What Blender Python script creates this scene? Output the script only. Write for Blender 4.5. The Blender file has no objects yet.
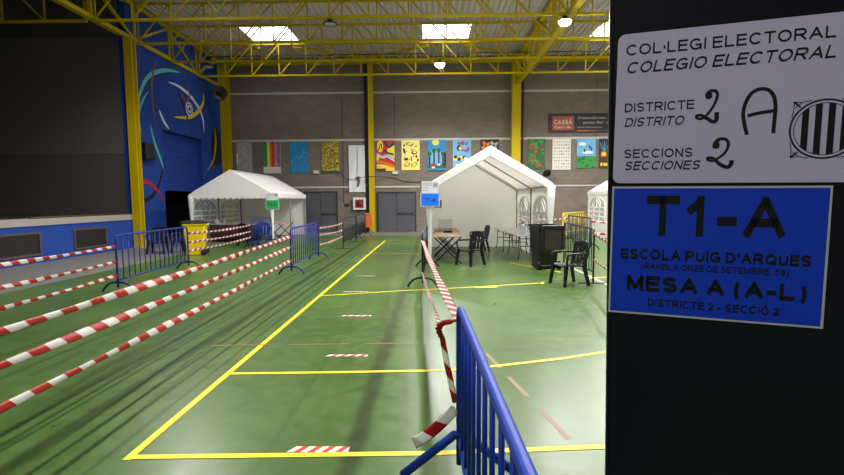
import bpy, math, random
from mathutils import Vector as V, Matrix, geometry
SC = bpy.context.scene; C = SC.collection
PI = math.pi
R = math.radians

# ------------------------------------------------------------------ camera, world, exposure
cd = bpy.data.cameras.new('camera'); cam = bpy.data.objects.new('camera', cd); C.objects.link(cam)
cd.sensor_width = 36; cd.lens = 36*470/844; cd.clip_start = 0.05
M = Matrix.Rotation(R(1.1), 3, 'Z') @ Matrix.Rotation(PI/2-math.atan(37.5/470), 3, 'X') @ Matrix.Rotation(-0.0065, 3, 'Z')
cam.matrix_world = Matrix.Translation((0, 0, 1.75)) @ M.to_4x4()
SC.camera = cam
w = bpy.data.worlds.new('sky'); SC.world = w; w.use_nodes = True
w.node_tree.nodes['Background'].inputs[0].default_value = (0.75, 0.85, 1, 1)
w.node_tree.nodes['Background'].inputs[1].default_value = 1.0
vs = SC.view_settings
vs.view_transform = 'Standard'; vs.look = 'None'; vs.gamma = 1; vs.use_curve_mapping = False
vs.exposure = 0.4
LAMP_W = 1150.0
SKY_E = 4.0

# ------------------------------------------------------------------ materials
def lin(c): return tuple((x/12.92 if x <= .04045 else ((x+.055)/1.055)**2.4) for x in c)
def hx(s): return lin(tuple(int(s[i:i+2], 16)/255 for i in (0, 2, 4)))
MC = {}
def mat(name, col, rough=.6, metal=0, var=.08, scale=6, bump=0, spec=.5, trans=0):
    if name in MC: return MC[name]
    if isinstance(col, str): col = hx(col)
    m = bpy.data.materials.new(name); m.use_nodes = True
    nt = m.node_tree; N = nt.nodes; L = nt.links; b = N['Principled BSDF']
    b.inputs['Roughness'].default_value = rough; b.inputs['Metallic'].default_value = metal
    b.inputs['Specular IOR Level'].default_value = spec
    tc = N.new('ShaderNodeTexCoord'); nz = N.new('ShaderNodeTexNoise')
    nz.inputs['Scale'].default_value = scale; nz.inputs['Detail'].default_value = 4
    L.new(tc.outputs['Object'], nz.inputs['Vector'])
    rp = N.new('ShaderNodeMix'); rp.data_type = 'RGBA'
    rp.inputs[6].default_value = tuple(max(0, c*(1-var)) for c in col)+(1,)
    rp.inputs[7].default_value = tuple(min(1, c*(1+var)) for c in col)+(1,)
    L.new(nz.outputs['Fac'], rp.inputs[0]); L.new(rp.outputs[2], b.inputs['Base Color'])
    if bump:
        bp = N.new('ShaderNodeBump'); bp.inputs['Strength'].default_value = bump; bp.inputs['Distance'].default_value = .02
        L.new(nz.outputs['Fac'], bp.inputs['Height']); L.new(bp.outputs['Normal'], b.inputs['Normal'])
    if trans:
        t = N.new('ShaderNodeBsdfTranslucent'); L.new(rp.outputs[2], t.inputs['Color'])
        mx = N.new('ShaderNodeMixShader'); mx.inputs[0].default_value = trans
        L.new(b.outputs[0], mx.inputs[1]); L.new(t.outputs[0], mx.inputs[2])
        L.new(mx.outputs[0], N['Material Output'].inputs[0])
    MC[name] = m
    return m
def emit(name, col, s):
    m = bpy.data.materials.new(name); m.use_nodes = True; N = m.node_tree.nodes
    e = N.new('ShaderNodeEmission'); e.inputs[0].default_value = tuple(col)+(1,); e.inputs[1].default_value = s
    m.node_tree.links.new(e.outputs[0], N['Material Output'].inputs[0]); return m
def glass(name, col, frac):
    m = bpy.data.materials.new(name); m.use_nodes = True; nt = m.node_tree; N = nt.nodes; L = nt.links
    t = N.new('ShaderNodeBsdfTransparent'); t.inputs[0].default_value = (.86, .88, .9, 1)
    b = N['Principled BSDF']; b.inputs['Base Color'].default_value = tuple(col)+(1,); b.inputs['Roughness'].default_value = .25
    mx = N.new('ShaderNodeMixShader'); mx.inputs[0].default_value = frac
    L.new(t.outputs[0], mx.inputs[1]); L.new(b.outputs[0], mx.inputs[2]); L.new(mx.outputs[0], N['Material Output'].inputs[0])
    return m
def block_wall(name, c1, c2, mortar, axis):
    m = bpy.data.materials.new(name); m.use_nodes = True; nt = m.node_tree; N = nt.nodes; L = nt.links; b = N['Principled BSDF']
    b.inputs['Roughness'].default_value = .85
    tc = N.new('ShaderNodeTexCoord'); sp = N.new('ShaderNodeSeparateXYZ'); cb = N.new('ShaderNodeCombineXYZ')
    L.new(tc.outputs['Object'], sp.inputs[0])
    L.new(sp.outputs[axis], cb.inputs[0]); L.new(sp.outputs[2], cb.inputs[1])
    br = N.new('ShaderNodeTexBrick'); L.new(cb.outputs[0], br.inputs['Vector'])
    br.inputs['Scale'].default_value = 1; br.inputs['Brick Width'].default_value = .4; br.inputs['Row Height'].default_value = .2
    br.inputs['Mortar Size'].default_value = .009; br.inputs['Color1'].default_value = hx(c1)+(1,)
    br.inputs['Color2'].default_value = hx(c2)+(1,); br.inputs['Mortar'].default_value = hx(mortar)+(1,)
    nz = N.new('ShaderNodeTexNoise'); nz.inputs['Scale'].default_value = 1.2; nz.inputs['Detail'].default_value = 5
    L.new(tc.outputs['Object'], nz.inputs['Vector'])
    mx = N.new('ShaderNodeMix'); mx.data_type = 'RGBA'; mx.blend_type = 'MULTIPLY'; mx.inputs[0].default_value = .35
    L.new(br.outputs['Color'], mx.inputs[6]); L.new(nz.outputs['Fac'], mx.inputs[7]); L.new(mx.outputs[2], b.inputs['Base Color'])
    bp = N.new('ShaderNodeBump'); bp.inputs['Strength'].default_value = .4; bp.inputs['Distance'].default_value = .01; bp.invert = True
    L.new(br.outputs['Fac'], bp.inputs['Height']); L.new(bp.outputs['Normal'], b.inputs['Normal'])
    return m
STREAKS = [(-3.25, .05, .8), (-3.12, .025, .5), (-3.04, .03, .6), (-2.80, .10, .75), (-2.60, .03, .85), (-2.43, .035, .8),
           (-2.24, .03, .6), (-4.3, .05, .45), (-4.9, .08, .35), (-.55, .10, .6), (-.05, .04, .4), (-1.15, .03, .2), (2.2, .05, .15)]
def green_floor():
    m = bpy.data.materials.new('green_court_resin'); m.use_nodes = True; nt = m.node_tree; N = nt.nodes; L = nt.links; b = N['Principled BSDF']
    tc = N.new('ShaderNodeTexCoord'); sp = N.new('ShaderNodeSeparateXYZ'); L.new(tc.outputs['Object'], sp.inputs[0])
    def noise(s, d=5, stretch=None):
        n = N.new('ShaderNodeTexNoise'); n.inputs['Scale'].default_value = s; n.inputs['Detail'].default_value = d
        if stretch:
            mp = N.new('ShaderNodeMapping'); mp.inputs['Scale'].default_value = stretch
            L.new(tc.outputs['Object'], mp.inputs[0]); L.new(mp.outputs[0], n.inputs['Vector'])
        else: L.new(tc.outputs['Object'], n.inputs['Vector'])
        return n
    def math_(op, a, bb):
        n = N.new('ShaderNodeMath'); n.operation = op
        for i, x in enumerate((a, bb)):
            if isinstance(x, (int, float)): n.inputs[i].default_value = x
            else: L.new(x, n.inputs[i])
        return n.outputs[0]
    n1 = noise(.7); n2 = noise(7, 6); n3 = noise(1, 3, (3, .12, 1))
    mx = N.new('ShaderNodeMix'); mx.data_type = 'RGBA'
    mx.inputs[6].default_value = hx('3a5423')+(1,); mx.inputs[7].default_value = hx('567139')+(1,)
    f = math_('ADD', math_('MULTIPLY', n1.outputs['Fac'], .55), math_('MULTIPLY', n2.outputs['Fac'], .45))
    cr = N.new('ShaderNodeMapRange'); cr.inputs[1].default_value = .32; cr.inputs[2].default_value = .68; L.new(f, cr.inputs[0])
    L.new(cr.outputs[0], mx.inputs[0])
    tot = None
    for x, wd, s in STREAKS:                                   # dark streaks along the hall
        d = math_('ABSOLUTE', math_('SUBTRACT', sp.outputs[0], x), 0)
        r = N.new('ShaderNodeMapRange'); r.inputs[1].default_value = wd*.35; r.inputs[2].default_value = wd; r.inputs[3].default_value = s; r.inputs[4].default_value = 0
        L.new(d, r.inputs[0]); tot = r.outputs[0] if tot is None else math_('MAXIMUM', tot, r.outputs[0])
    tot = math_('MULTIPLY', tot, math_('ADD', math_('MULTIPLY', n3.outputs['Fac'], .9), .5))
    m2 = N.new('ShaderNodeMix'); m2.data_type = 'RGBA'; L.new(tot, m2.inputs[0]); L.new(mx.outputs[2], m2.inputs[6])
    m2.inputs[7].default_value = hx('1f2c12')+(1,)
    L.new(m2.outputs[2], b.inputs['Base Color'])
    rr = N.new('ShaderNodeMapRange'); rr.inputs[3].default_value = .22; rr.inputs[4].default_value = .42
    L.new(n2.outputs['Fac'], rr.inputs[0]); L.new(rr.outputs[0], b.inputs['Roughness'])
    b.inputs['Specular IOR Level'].default_value = .32
    return m
FLOOR_G = green_floor()
FLOOR_C = mat('grey_concrete_floor', '6f6c68', .55, var=.15, scale=2)
YEL = mat('yellow_steel_paint', 'b89f00', .5, var=.06, spec=.25)
YLINE = mat('yellow_court_line', 'f2d21c', .5, var=.08, scale=9)
WLINE = mat('white_court_line', 'd8dcd2', .5)
RLINE = mat('faded_red_line', '8a6a4c', .5, var=.2)
WALLB = block_wall('grey_block_masonry', '83776c', '7b6f65', '72675e', 0)
WALLY = block_wall('grey_block_masonry_side', '83776c', '7b6f65', '72675e', 1)
BLUEW = block_wall('blue_painted_block', '0f429f', '0d3e97', '0c388a', 1)
BLUEP = mat('blue_paint', '0f429f', .5)
SHUT = mat('blue_roller_shutter', '173c90', .5)
RAILM = mat('pale_rail', 'b5b0a8', .6)
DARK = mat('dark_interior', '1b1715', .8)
STAGEW = mat('stage_side_panel', '4c4545', .8, var=.06, scale=2)
STAGEU = mat('stage_upper_panel', '585150', .8, var=.06, scale=2)
CURT = mat('brown_curtain', '3d211b', .9)
CONC = mat('stage_lip_concrete', '9b958b', .7, var=.12, scale=3)
DECK = mat('grey_roof_deck', 'c6b9bb', .6, var=.05, scale=1)
DOORM = mat('grey_door_paint', '4c4a52', .5)
DOORF = mat('dark_door_frame', '2c292b', .5)
BLK = mat('black_plastic', '101116', .4)
BLKM = mat('black_rubber', '101010', .75)
GRYB = mat('dark_grey_barrier_paint', '24262e', .4)
NAVYB = mat('dark_navy_barrier_paint', '161a2c', .4)
BLUB = mat('blue_barrier_paint', '183ca6', .42, var=.14, scale=14, spec=.25)
DBLUB = mat('deep_blue_barrier_paint', '17297a', .45, var=.12, scale=10, spec=.3)
YELB = mat('yellow_barrier_paint', 'd8bd10', .4)
RED = mat('tape_red', 'b8281e', .35, var=.1, trans=.35)
WHT = mat('tape_white', 'eceae6', .35, var=.05, trans=.5)
TENT = mat('white_tent_fabric', 'fbf8f6', .7, var=.02, scale=3, trans=.3)
TENTP = mat('tent_pole_grey', '7c7a76', .4, metal=.6)
LATT = mat('white_window_lattice', 'f0efec', .6)
PVC = glass('clear_pvc_window', (.8, .8, .82), .5)
STEEL = mat('steel', '8f8f92', .3, metal=.9)
WOOD = mat('brown_wood_tabletop', 'c4a088', .5, var=.12, scale=12)
TABW = mat('cream_folding_tabletop', 'cfc9bf', .5)
PAPER = mat('white_paper', 'd9d9de', .7, var=.02)
CARDP = mat('cool_tinted_white_card', 'e0d8ff', .6, var=.02)  # white card; the lavender tint stands in for the light's colour cast
PANEL = mat('glossy_black_panel', '171a28', .28, var=.3, scale=2, spec=.35)
BLUEPAPER = mat('blue_paper', '0044ea', .6, var=.02)
INK = mat('black_ink', '0c0c12', .6)
GRNPAPER = mat('green_paper', '12a04c', .6)

# ------------------------------------------------------------------ mesh builder
class MB:
    def __init__(s): s.v = []; s.f = []; s.m = []; s.s = []
    def add(s, vs, fs, m=0, sm=False):
        o = len(s.v); s.v += [V(v) for v in vs]
        for f in fs: s.f.append([o+i for i in f]); s.m.append(m); s.s.append(sm)
    def box(s, c, size, m=0, rot=None):
        c = V(c); h = [x/2 for x in size]
        p = [V((x*h[0], y*h[1], z*h[2])) for z in (-1, 1) for y in (-1, 1) for x in (-1, 1)]
        if rot is not None: p = [rot @ q for q in p]
        s.add([c+q for q in p], [(0, 2, 3, 1), (4, 5, 7, 6), (0, 1, 5, 4), (2, 6, 7, 3), (0, 4, 6, 2), (1, 3, 7, 5)], m); return s
    def bb(s, x0, x1, y0, y1, z0, z1, m=0): return s.box(((x0+x1)/2, (y0+y1)/2, (z0+z1)/2), (abs(x1-x0), abs(y1-y0), abs(z1-z0)), m)
    def bar(s, a, b, w, h, m=0, up=(0, 0, 1), w2=None, h2=None):
        a = V(a); b = V(b); t = (b-a).normalized(); up = V(up)
        if abs(t.dot(up)) > .98: up = V((0, 1, 0))
        x = t.cross(up).normalized(); y = x.cross(t); w2 = w2 or w; h2 = h2 or h
        p = [a-x*w/2-y*h/2, a+x*w/2-y*h/2, a+x*w/2+y*h/2, a-x*w/2+y*h/2, b-x*w2/2-y*h2/2, b+x*w2/2-y*h2/2, b+x*w2/2+y*h2/2, b-x*w2/2+y*h2/2]
        s.add(p, [(0, 1, 2, 3), (7, 6, 5, 4), (0, 4, 5, 1), (1, 5, 6, 2), (2, 6, 7, 3), (3, 7, 4, 0)], m); return s
    def tube(s, pts, r, n=8, m=0, closed=False):
        pts = [V(p) for p in pts]; k = len(pts); rs = r if isinstance(r, (list, tuple)) else [r]*k
        rings = []; prev = None
        for i, p in enumerate(pts):
            a = pts[i-1] if (i > 0 or closed) else p; b = pts[(i+1) % k] if (i < k-1 or closed) else p
            t = (b-a).normalized()
            if prev is None:
                u = V((0, 0, 1)) if abs(t.z) < .9 else V((1, 0, 0))
            else: u = prev
            u = (u-t*u.dot(t)).normalized(); prev = u; vv = t.cross(u)
            rings.append([p+(u*math.cos(2*PI*j/n)+vv*math.sin(2*PI*j/n))*rs[i] for j in range(n)])
        o = len(s.v); s.v += [q for rr in rings for q in rr]
        for i in range(k if closed else k-1):
            i2 = (i+1) % k
            for j in range(n):
                s.f.append([o+i*n+j, o+i*n+(j+1) % n, o+i2*n+(j+1) % n, o+i2*n+j]); s.m.append(m); s.s.append(True)
        if not closed:
            s.f.append([o+j for j in range(n)][::-1]); s.m.append(m); s.s.append(False)
            s.f.append([o+(k-1)*n+j for j in range(n)]); s.m.append(m); s.s.append(False)
        return s
    def lathe(s, prof, c=(0, 0, 0), n=20, m=0, M3=None):
        c = V(c); o = len(s.v)
        for r, z in prof:
            for j in range(n):
                q = V((r*math.cos(2*PI*j/n), r*math.sin(2*PI*j/n), z)); s.v.append(c+(M3 @ q if M3 else q))
        for i in range(len(prof)-1):
            for j in range(n):
                s.f.append([o+i*n+j, o+i*n+(j+1) % n, o+(i+1)*n+(j+1) % n, o+(i+1)*n+j]); s.m.append(m); s.s.append(True)
        s.f.append([o+j for j in range(n)][::-1]); s.m.append(m); s.s.append(False)
        k = (len(prof)-1)*n
        s.f.append([o+k+j for j in range(n)]); s.m.append(m); s.s.append(False); return s
    def poly(s, pts, m=0): s.add(pts, [list(range(len(pts)))], m); return s
    def prism(s, pts, fr, d0, d1, m=0):
        n = len(pts); a = [fr(p[0], p[1], d0) for p in pts]; b = [fr(p[0], p[1], d1) for p in pts]
        s.add(a+b, [list(range(n))[::-1], [n+i for i in range(n)]]+[[i, (i+1) % n, n+(i+1) % n, n+i] for i in range(n)], m); return s
    def holed(s, outer, hole, fr, m=0):
        t = geometry.tessellate_polygon([[V((p[0], p[1], 0)) for p in outer], [V((p[0], p[1], 0)) for p in hole]])
        s.add([fr(p[0], p[1]) for p in outer+hole], [list(x) for x in t], m); return s
    def loft(s, rings, m=0, cap=True, sm=False):
        n = len(rings[0]); o = len(s.v); s.v += [V(p) for r in rings for p in r]
        for i in range(len(rings)-1):
            for j in range(n):
                s.f.append([o+i*n+j, o+i*n+(j+1) % n, o+(i+1)*n+(j+1) % n, o+(i+1)*n+j]); s.m.append(m); s.s.append(sm)
        if cap:
            s.f.append([o+j for j in range(n)][::-1]); s.m.append(m); s.s.append(False)
            k = (len(rings)-1)*n; s.f.append([o+k+j for j in range(n)]); s.m.append(m); s.s.append(False)
        return s
    def build(s, name, mats, parent=None, bevel=0, solid=0, loc=None):
        me = bpy.data.meshes.new(name); me.from_pydata([tuple(v) for v in s.v], [], s.f)
        for mm in (mats if isinstance(mats, (list, tuple)) else [mats]): me.materials.append(mm)
        me.polygons.foreach_set('material_index', s.m); me.polygons.foreach_set('use_smooth', s.s); me.update()
        o = bpy.data.objects.new(name, me); C.objects.link(o)
        if parent: o.parent = parent
        if loc: o.location = loc
        if solid:
            md = o.modifiers.new('thickness', 'SOLIDIFY'); md.thickness = solid; md.offset = 0
        if bevel:
            md = o.modifiers.new('bevel', 'BEVEL'); md.width = bevel; md.segments = 2; md.limit_method = 'ANGLE'
        return o
def tag(o, label, cat, group=None, kind=None):
    o['label'] = label; o['category'] = cat
    if group: o['group'] = group
    if kind: o['kind'] = kind
    return o
def thing(name, label, cat, loc=(0, 0, 0), rz=0, group=None):
    o = bpy.data.objects.new(name, None); C.objects.link(o); o.empty_display_size = .1
    o.location = loc; o.rotation_euler = (0, 0, rz); return tag(o, label, cat, group)
def struct(o): o['kind'] = 'structure'; return o
def dup(root, loc, rz, label, group=None):
    def cp(o, par):
        c = o.copy(); C.objects.link(c)
        if par: c.parent = par
        for ch in o.children: cp(ch, c)
        return c
    r = cp(root, None); r.location = loc; r.rotation_euler = (0, 0, rz); r['label'] = label
    if group: r['group'] = group
    return r
def smooth_path(pts, k=6, closed=False):
    pts = [V(p) for p in pts]; out = []; n = len(pts)
    for i in range(n-1):
        p0 = pts[max(i-1, 0)]; p1 = pts[i]; p2 = pts[i+1]; p3 = pts[min(i+2, n-1)]
        for j in range(k):
            t = j/k
            out.append(.5*((2*p1)+(p2-p0)*t+(2*p0-5*p1+4*p2-p3)*t*t+(3*p1-p0-3*p2+p3)*t**3))
    return out+[pts[-1]]
def stroke2(pts, w):            # variable-width flat stroke in 2D -> list of quads
    P = [V((p[0], p[1], 0)) for p in pts]; P = smooth_path(P, 5); n = len(P)
    out = []; L = []; Rr = []
    for i, p in enumerate(P):
        t = (P[min(i+1, n-1)]-P[max(i-1, 0)]); t = t.normalized() if t.length else V((1, 0, 0))
        nn = V((-t.y, t.x, 0)); ww = w(i/(n-1)) if callable(w) else w
        L.append(p+nn*ww/2); Rr.append(p-nn*ww/2)
    for i in range(n-1): out.append([(q.x, q.y) for q in (L[i], L[i+1], Rr[i+1], Rr[i])])
    return out
TEXTC = {}
def text2(s, bold=0, shear=0):
    k = (s, bold, shear)
    if k in TEXTC: return TEXTC[k]
    cu = bpy.data.curves.new('lettering', 'FONT'); cu.body = s; cu.offset = bold; cu.shear = shear; cu.resolution_u = 3
    ob = bpy.data.objects.new('lettering', cu); C.objects.link(ob)
    dg = bpy.context.evaluated_depsgraph_get(); me = ob.evaluated_get(dg).to_mesh()
    vs_ = [(v.co.x, v.co.y) for v in me.vertices]; fs = [list(p.vertices) for p in me.polygons]
    ob.evaluated_get(dg).to_mesh_clear(); bpy.data.objects.remove(ob); bpy.data.curves.remove(cu)
    TEXTC[k] = (vs_, fs); return TEXTC[k]
def put_text(mb, s, fr, u0, u1, w0, w1, bold=0, shear=0, m=0):
    vs_, fs = text2(s, bold, shear)
    xs = [v[0] for v in vs_]; ys = [v[1] for v in vs_]
    a, b, c, d = min(xs), max(xs), min(ys), max(ys)
    mb.add([fr(u0+(x-a)/(b-a)*(u1-u0), w0+(y-c)/(d-c)*(w1-w0)) for x, y in vs_], fs, m)

def _arc(cx, cy, rx, ry, a0, a1, n=14): return [(cx+rx*math.cos(R(a0+(a1-a0)*i/n)), cy+ry*math.sin(R(a0+(a1-a0)*i/n))) for i in range(n+1)]
def _s_shape():
    return _arc(.5, .755, .47, .245, 20, 190, 12)[:-1]+[(.06, .66), (.2, .56), (.5, .5), (.8, .44), (.94, .34)]+_arc(.5, .245, .47, .245, 10, -160, 12)[1:]
GL = {   # skeleton strokes in a unit box, ink width
 'A': ([[(0, 0), (.5, 1)], [(.5, 1), (1, 0)], [(.2, .34), (.8, .34)]], .95), 'B': ([[(0, -.0), (0, 1)], [(0, 1), (.55, 1)]+_arc(.6, .765, .34, .235, 90, -90)+[(0, .53)], [(.6, .53)]+_arc(.62, .265, .38, .265, 90, -90)+[(0, 0)]], .86),
 'C': ([_arc(.53, .5, .53, .5, 42, 318, 24)], .94), 'D': ([[(0, 0), (0, 1)], [(0, 1), (.4, 1)]+_arc(.42, .5, .58, .5, 90, -90, 18)+[(0, 0)]], .88),
 'E': ([[(0, 0), (0, 1)], [(0, 1), (1, 1)], [(0, .53), (.92, .53)], [(0, 0), (1, 0)]], .74), 'F': ([[(0, 0), (0, 1)], [(0, 1), (1, 1)], [(0, .52), (.85, .52)]], .7),
 'G': ([_arc(.5, .5, .5, .5, 42, 330, 24), [(.97, .02), (.97, .45)], [(.55, .45), (.97, .45)]], .98), 'I': ([[(0, 0), (0, 1)]], .0),
 'L': ([[(0, 0), (0, 1)], [(0, 0), (1, 0)]], .68), 'M': ([[(0, 0), (0, 1)], [(0, 1), (.5, .12)], [(.5, .12), (1, 1)], [(1, 1), (1, 0)]], .95),
 'N': ([[(0, 0), (0, 1)], [(0, 1), (1, 0)], [(1, 0), (1, 1)]], .8), 'O': ([_arc(.5, .5, .5, .5, 0, 360, 28)], 1.0),
 'P': ([[(0, 0), (0, 1)], [(0, 1), (.6, 1)]+_arc(.62, .72, .38, .28, 90, -90)+[(0, .44)]], .8), 'Q': ([_arc(.5, .5, .5, .5, 0, 360, 28), [(.6, .25), (1, -.06)]], 1.0),
 'R': ([[(0, 0), (0, 1)], [(0, 1), (.6, 1)]+_arc(.62, .735, .34, .265, 90, -90)+[(0, .47)], [(.5, .47), (1, 0)]], .88), 'S': ([_s_shape()], .82),
 'T': ([[(0, 1), (1, 1)], [(.5, 0), (.5, 1)]], .8), 'U': ([[(0, 1), (0, .38)]+_arc(.5, .36, .5, .36, 180, 360, 16)+[(1, 1)]], .8),
 'V': ([[(0, 1), (.5, 0)], [(.5, 0), (1, 1)]], .9), 'Z': ([[(0, 1), (1, 1)], [(1, 1), (0, 0)], [(0, 0), (1, 0)]], .75),
 '1': ([[(.62, 0), (.62, 1)], [(.62, .97), (.05, .66)]], .55), '2': ([_arc(.5, .7, .46, .3, 165, -20, 14)+[(.75, .42), (.05, 0)], [(0, 0), (1, 0)]], .66),
 '5': ([[(.9, 1), (.2, 1)], [(.2, 1), (.08, .5)], _arc(.48, .32, .48, .32, 150, -155, 18)], .66), '9': ([_arc(.5, .68, .44, .32, 0, 360, 20), _arc(.5, .5, .44, .5, 15, -140, 14)], .66),
 '-': ([[(0, .36), (1, .36)]], .36), '(': ([_arc(1, .38, 1, .7, 112, 248, 12)], .26), ')': ([_arc(0, .38, 1, .7, 68, -68, 12)], .26),
 ',': ([[(.5, .06), (.4, -.16)]], .08), "'": ([[(0, .7), (0, 1)]], .0), '·': ([[(0, .42), (0, .58)]], .0)}
GL['À'] = (GL['A'][0]+[[(.3, 1.3), (.55, 1.16)]], .95); GL['Ó'] = (GL['O'][0]+[[(.45, 1.16), (.7, 1.32)]], 1.0)
def put_caps(mb, s_, fr, u0, u1, w0, w1, sw=.16, shear=0, m=0):
    gap = .19; x = 0; quads = []
    for ch in s_:
        if ch == ' ': x += .42; continue
        st, wd = GL[ch]
        for pl in st:
            P = [V((x+sw/2+p[0]*wd, sw/2+p[1]*(1-sw), 0)) for p in pl]; n = len(P)
            clos = n > 10 and (P[0]-P[-1]).length < .01
            Lf = []; Rt = []
            for i, p in enumerate(P):
                a = P[i-1] if i else (P[-2] if clos else p); c = P[i+1] if i < n-1 else (P[1] if clos else p)
                t = (c-a).normalized(); k = 1
                if n < 4 and i == 0: p = p-t*sw*.5 if abs(t.x) < .01 or abs(t.y) < .01 else p-t*sw*.3
                if n < 4 and i == n-1: p = p+t*sw*.5 if abs(t.x) < .01 or abs(t.y) < .01 else p+t*sw*.3
                nn = V((-t.y, t.x, 0))*sw/2
                Lf.append(p+nn); Rt.append(p-nn)
            for i in range(n-1): quads.append([Lf[i], Lf[i+1], Rt[i+1], Rt[i]])
        x += wd+sw+gap
    W_ = x-gap
    for q in quads:
        mb.poly([fr(u0+((p.x+shear*p.y)/(W_+shear))*(u1-u0), w0+max(-.3, p.y)*(w1-w0)) for p in q], m)
def ell(cx, cz, rx, rz, n=14, rot=0):
    return [(cx+rx*math.cos(2*PI*i/n)*math.cos(rot)-rz*math.sin(2*PI*i/n)*math.sin(rot), cz+rx*math.cos(2*PI*i/n)*math.sin(rot)+rz*math.sin(2*PI*i/n)*math.cos(rot)) for i in range(n)]

# ------------------------------------------------------------------ the hall
XL, YB, ZR = -11.4, 26.2, 9.45
b = MB(); b.bb(-20.5, 21, -6, YB+.2, -.2, 0, 0)
z = .003
def patch(x0, x1, y0, y1, m, zz=.003): b.poly([(x0, y0, zz), (x1, y0, zz), (x1, y1, zz), (x0, y1, zz)], m)
patch(-8.28, 20.8, -5.9, 23.3, 1)
def fline(pts, wd, m, zz=.006):
    P = [V((p[0], p[1], zz)) for p in pts]; n = len(P)
    for i in range(n-1):
        t = (P[i+1]-P[i]).normalized(); nn = V((-t.y, t.x, 0))*wd/2
        b.poly([P[i]-nn, P[i+1]-nn, P[i+1]+nn, P[i]+nn], m)
LW = .055
fline([(-2.075, 3.02), (-2.04, 12), (-1.985, 20.4)], .06, 2)
fline([(-2.1, 3.055), (0, 3.12), (1.23, 3.215), (4.5, 3.5)], LW, 2, .0065)
fline([(-2.06, 4.61), (-1, 4.65), (.055, 4.7), (.4, 4.76), (.72, 4.846), (1.41, 5.06), (2.01, 5.30), (3.2, 5.95), (4.4, 6.9)], LW, 2, .0065)
fline([(-2.05, 8.49), (-.6, 8.95), (.775, 9.3), (2.34, 9.77)], .05, 2, .0065)
fline([(.88, 9.28), (1.33, 9.36)], .15, 2, .007)
fline([(2.30, 9.68), (2.36, 9.86)], .07, 2, .007)
fline([(-1.99, 15.32), (4, 15.3)], .035, 2, .0065)
fline([(-1.99, 20.35), (4, 20.3)], .04, 2, .0065)
fline([(2.2, 12.9), (3.0, 11.4), (3.1, 11.2)], .05, 2, .0065)
fline([(3.4, 10.25), (6, 11.5)], .05, 2, .0065)
fline([(3.587, 6), (3.587, 19)], .055, 3, .007)
for x in (-2.7, -1.75, -.8): fline([(x, 5.53+(x+2.7)*.04), (x+.75, 5.56+(x+2.7)*.04)], .03, 4, .006)
for t in (0, .3, .62): fline([(.62+.46*t, 5.23-2.33*t), (.62+.46*(t+.2), 5.23-2.33*(t+.2))], .045, 4, .006)
struct(b.build('floor', [FLOOR_C, FLOOR_G, YLINE, WLINE, RLINE]))
b = MB(); b.bb(-20.5, 21, YB, YB+.2, 0, ZR+.3); struct(b.build('wall_back', WALLB))
b = MB(); b.bb(20.8, 21, -6, YB, 0, ZR+.3); struct(b.build('wall_right', WALLY))
b = MB(); b.bb(-20.5, 21, -6.2, -6, 0, ZR+.3); struct(b.build('wall_front', WALLB))
# left wall beyond the stage: with the shutter recess
b = MB()
b.bb(XL-.3, XL, 17.95, 20.05, 0, ZR); b.bb(XL-.3, XL, 23.5, YB, 0, ZR); b.bb(XL-.3, XL, 20.05, 23.5, 4.82, ZR)
struct(b.build('wall_left', BLUEW))
b = MB()
for i in range(26): b.bb(XL-.27, XL-.23-.015*(i % 2), 20.05, 23.5, 2.24+i*.0993, 2.24+(i+1)*.0993)
struct(b.build('door_3', SHUT))
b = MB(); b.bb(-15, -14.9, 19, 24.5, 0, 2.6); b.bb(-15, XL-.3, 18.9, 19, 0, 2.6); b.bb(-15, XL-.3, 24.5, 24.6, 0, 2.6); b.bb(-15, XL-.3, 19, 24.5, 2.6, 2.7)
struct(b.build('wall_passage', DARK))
b = MB()
P = [(-12.6+.12*math.sin(i*1.3), 20.4+i*.06) for i in range(30)]
for i in range(29): b.poly([(P[i][0], P[i][1], .02), (P[i+1][0], P[i+1][1], .02), (P[i+1][0], P[i+1][1], 2.3), (P[i][0], P[i][1], 2.3)])
tag(b.build('curtain', CURT, solid=.01), 'dark brown curtain hanging in the doorway under the blue shutter', 'curtain')
# stage
b = MB(); b.bb(XL-.25, XL, -6, 17.95, 0, 1.08); struct(b.build('wall_left_stage', BLUEW))
b = MB(); b.bb(XL-.5, XL+.03, -6, 17.95, 1.08, 1.28); struct(b.build('trim_1', CONC))
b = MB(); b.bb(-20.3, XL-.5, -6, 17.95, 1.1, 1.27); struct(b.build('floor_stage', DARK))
b = MB(); b.bb(-20.3, XL-.3, 17.97, 18.1, 0, 3.57, 0); b.bb(-20.3, XL-.3, 17.95, 18.1, 3.57, 7.95, 1); b.bb(-20.3, XL-.3, 17.9, 18.1, 7.95, ZR, 0)
struct(b.build('wall_stage_side', [STAGEW, STAGEU]))
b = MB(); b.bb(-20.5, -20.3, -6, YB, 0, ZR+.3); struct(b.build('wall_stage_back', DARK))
for i, (y0, y1) in enumerate(((11.5, 13.45), (14.72, 16.25))):
    t = thing('vent_grille', ('long dark vent grille with brown frame, low in the blue stage front, nearest the camera', 'shorter dark vent grille in the blue stage front by the yellow column')[i], 'vent', (XL, (y0+y1)/2, .22), 0, 'vents in the stage front')
    h = (y1-y0)/2; f = MB(); Z = .68
    f.bb(0, .04, -h, h, 0, .06); f.bb(0, .04, -h, h, Z-.06, Z); f.bb(0, .04, -h, -h+.06, .06, Z-.06); f.bb(0, .04, h-.06, h, .06, Z-.06)
    f.build('frame', mat('vent_frame_brown', '4d4238', .6), t)
    g = MB(); g.bb(.002, .012, -h+.06, h-.06, .06, Z-.06)
    for k in range(9): g.bb(.012, .022, -h+.06, h-.06, .09+k*.06, .11+k*.06)
    g.build('grille', mat('vent_dark', '1c1815', .6), t)
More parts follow.
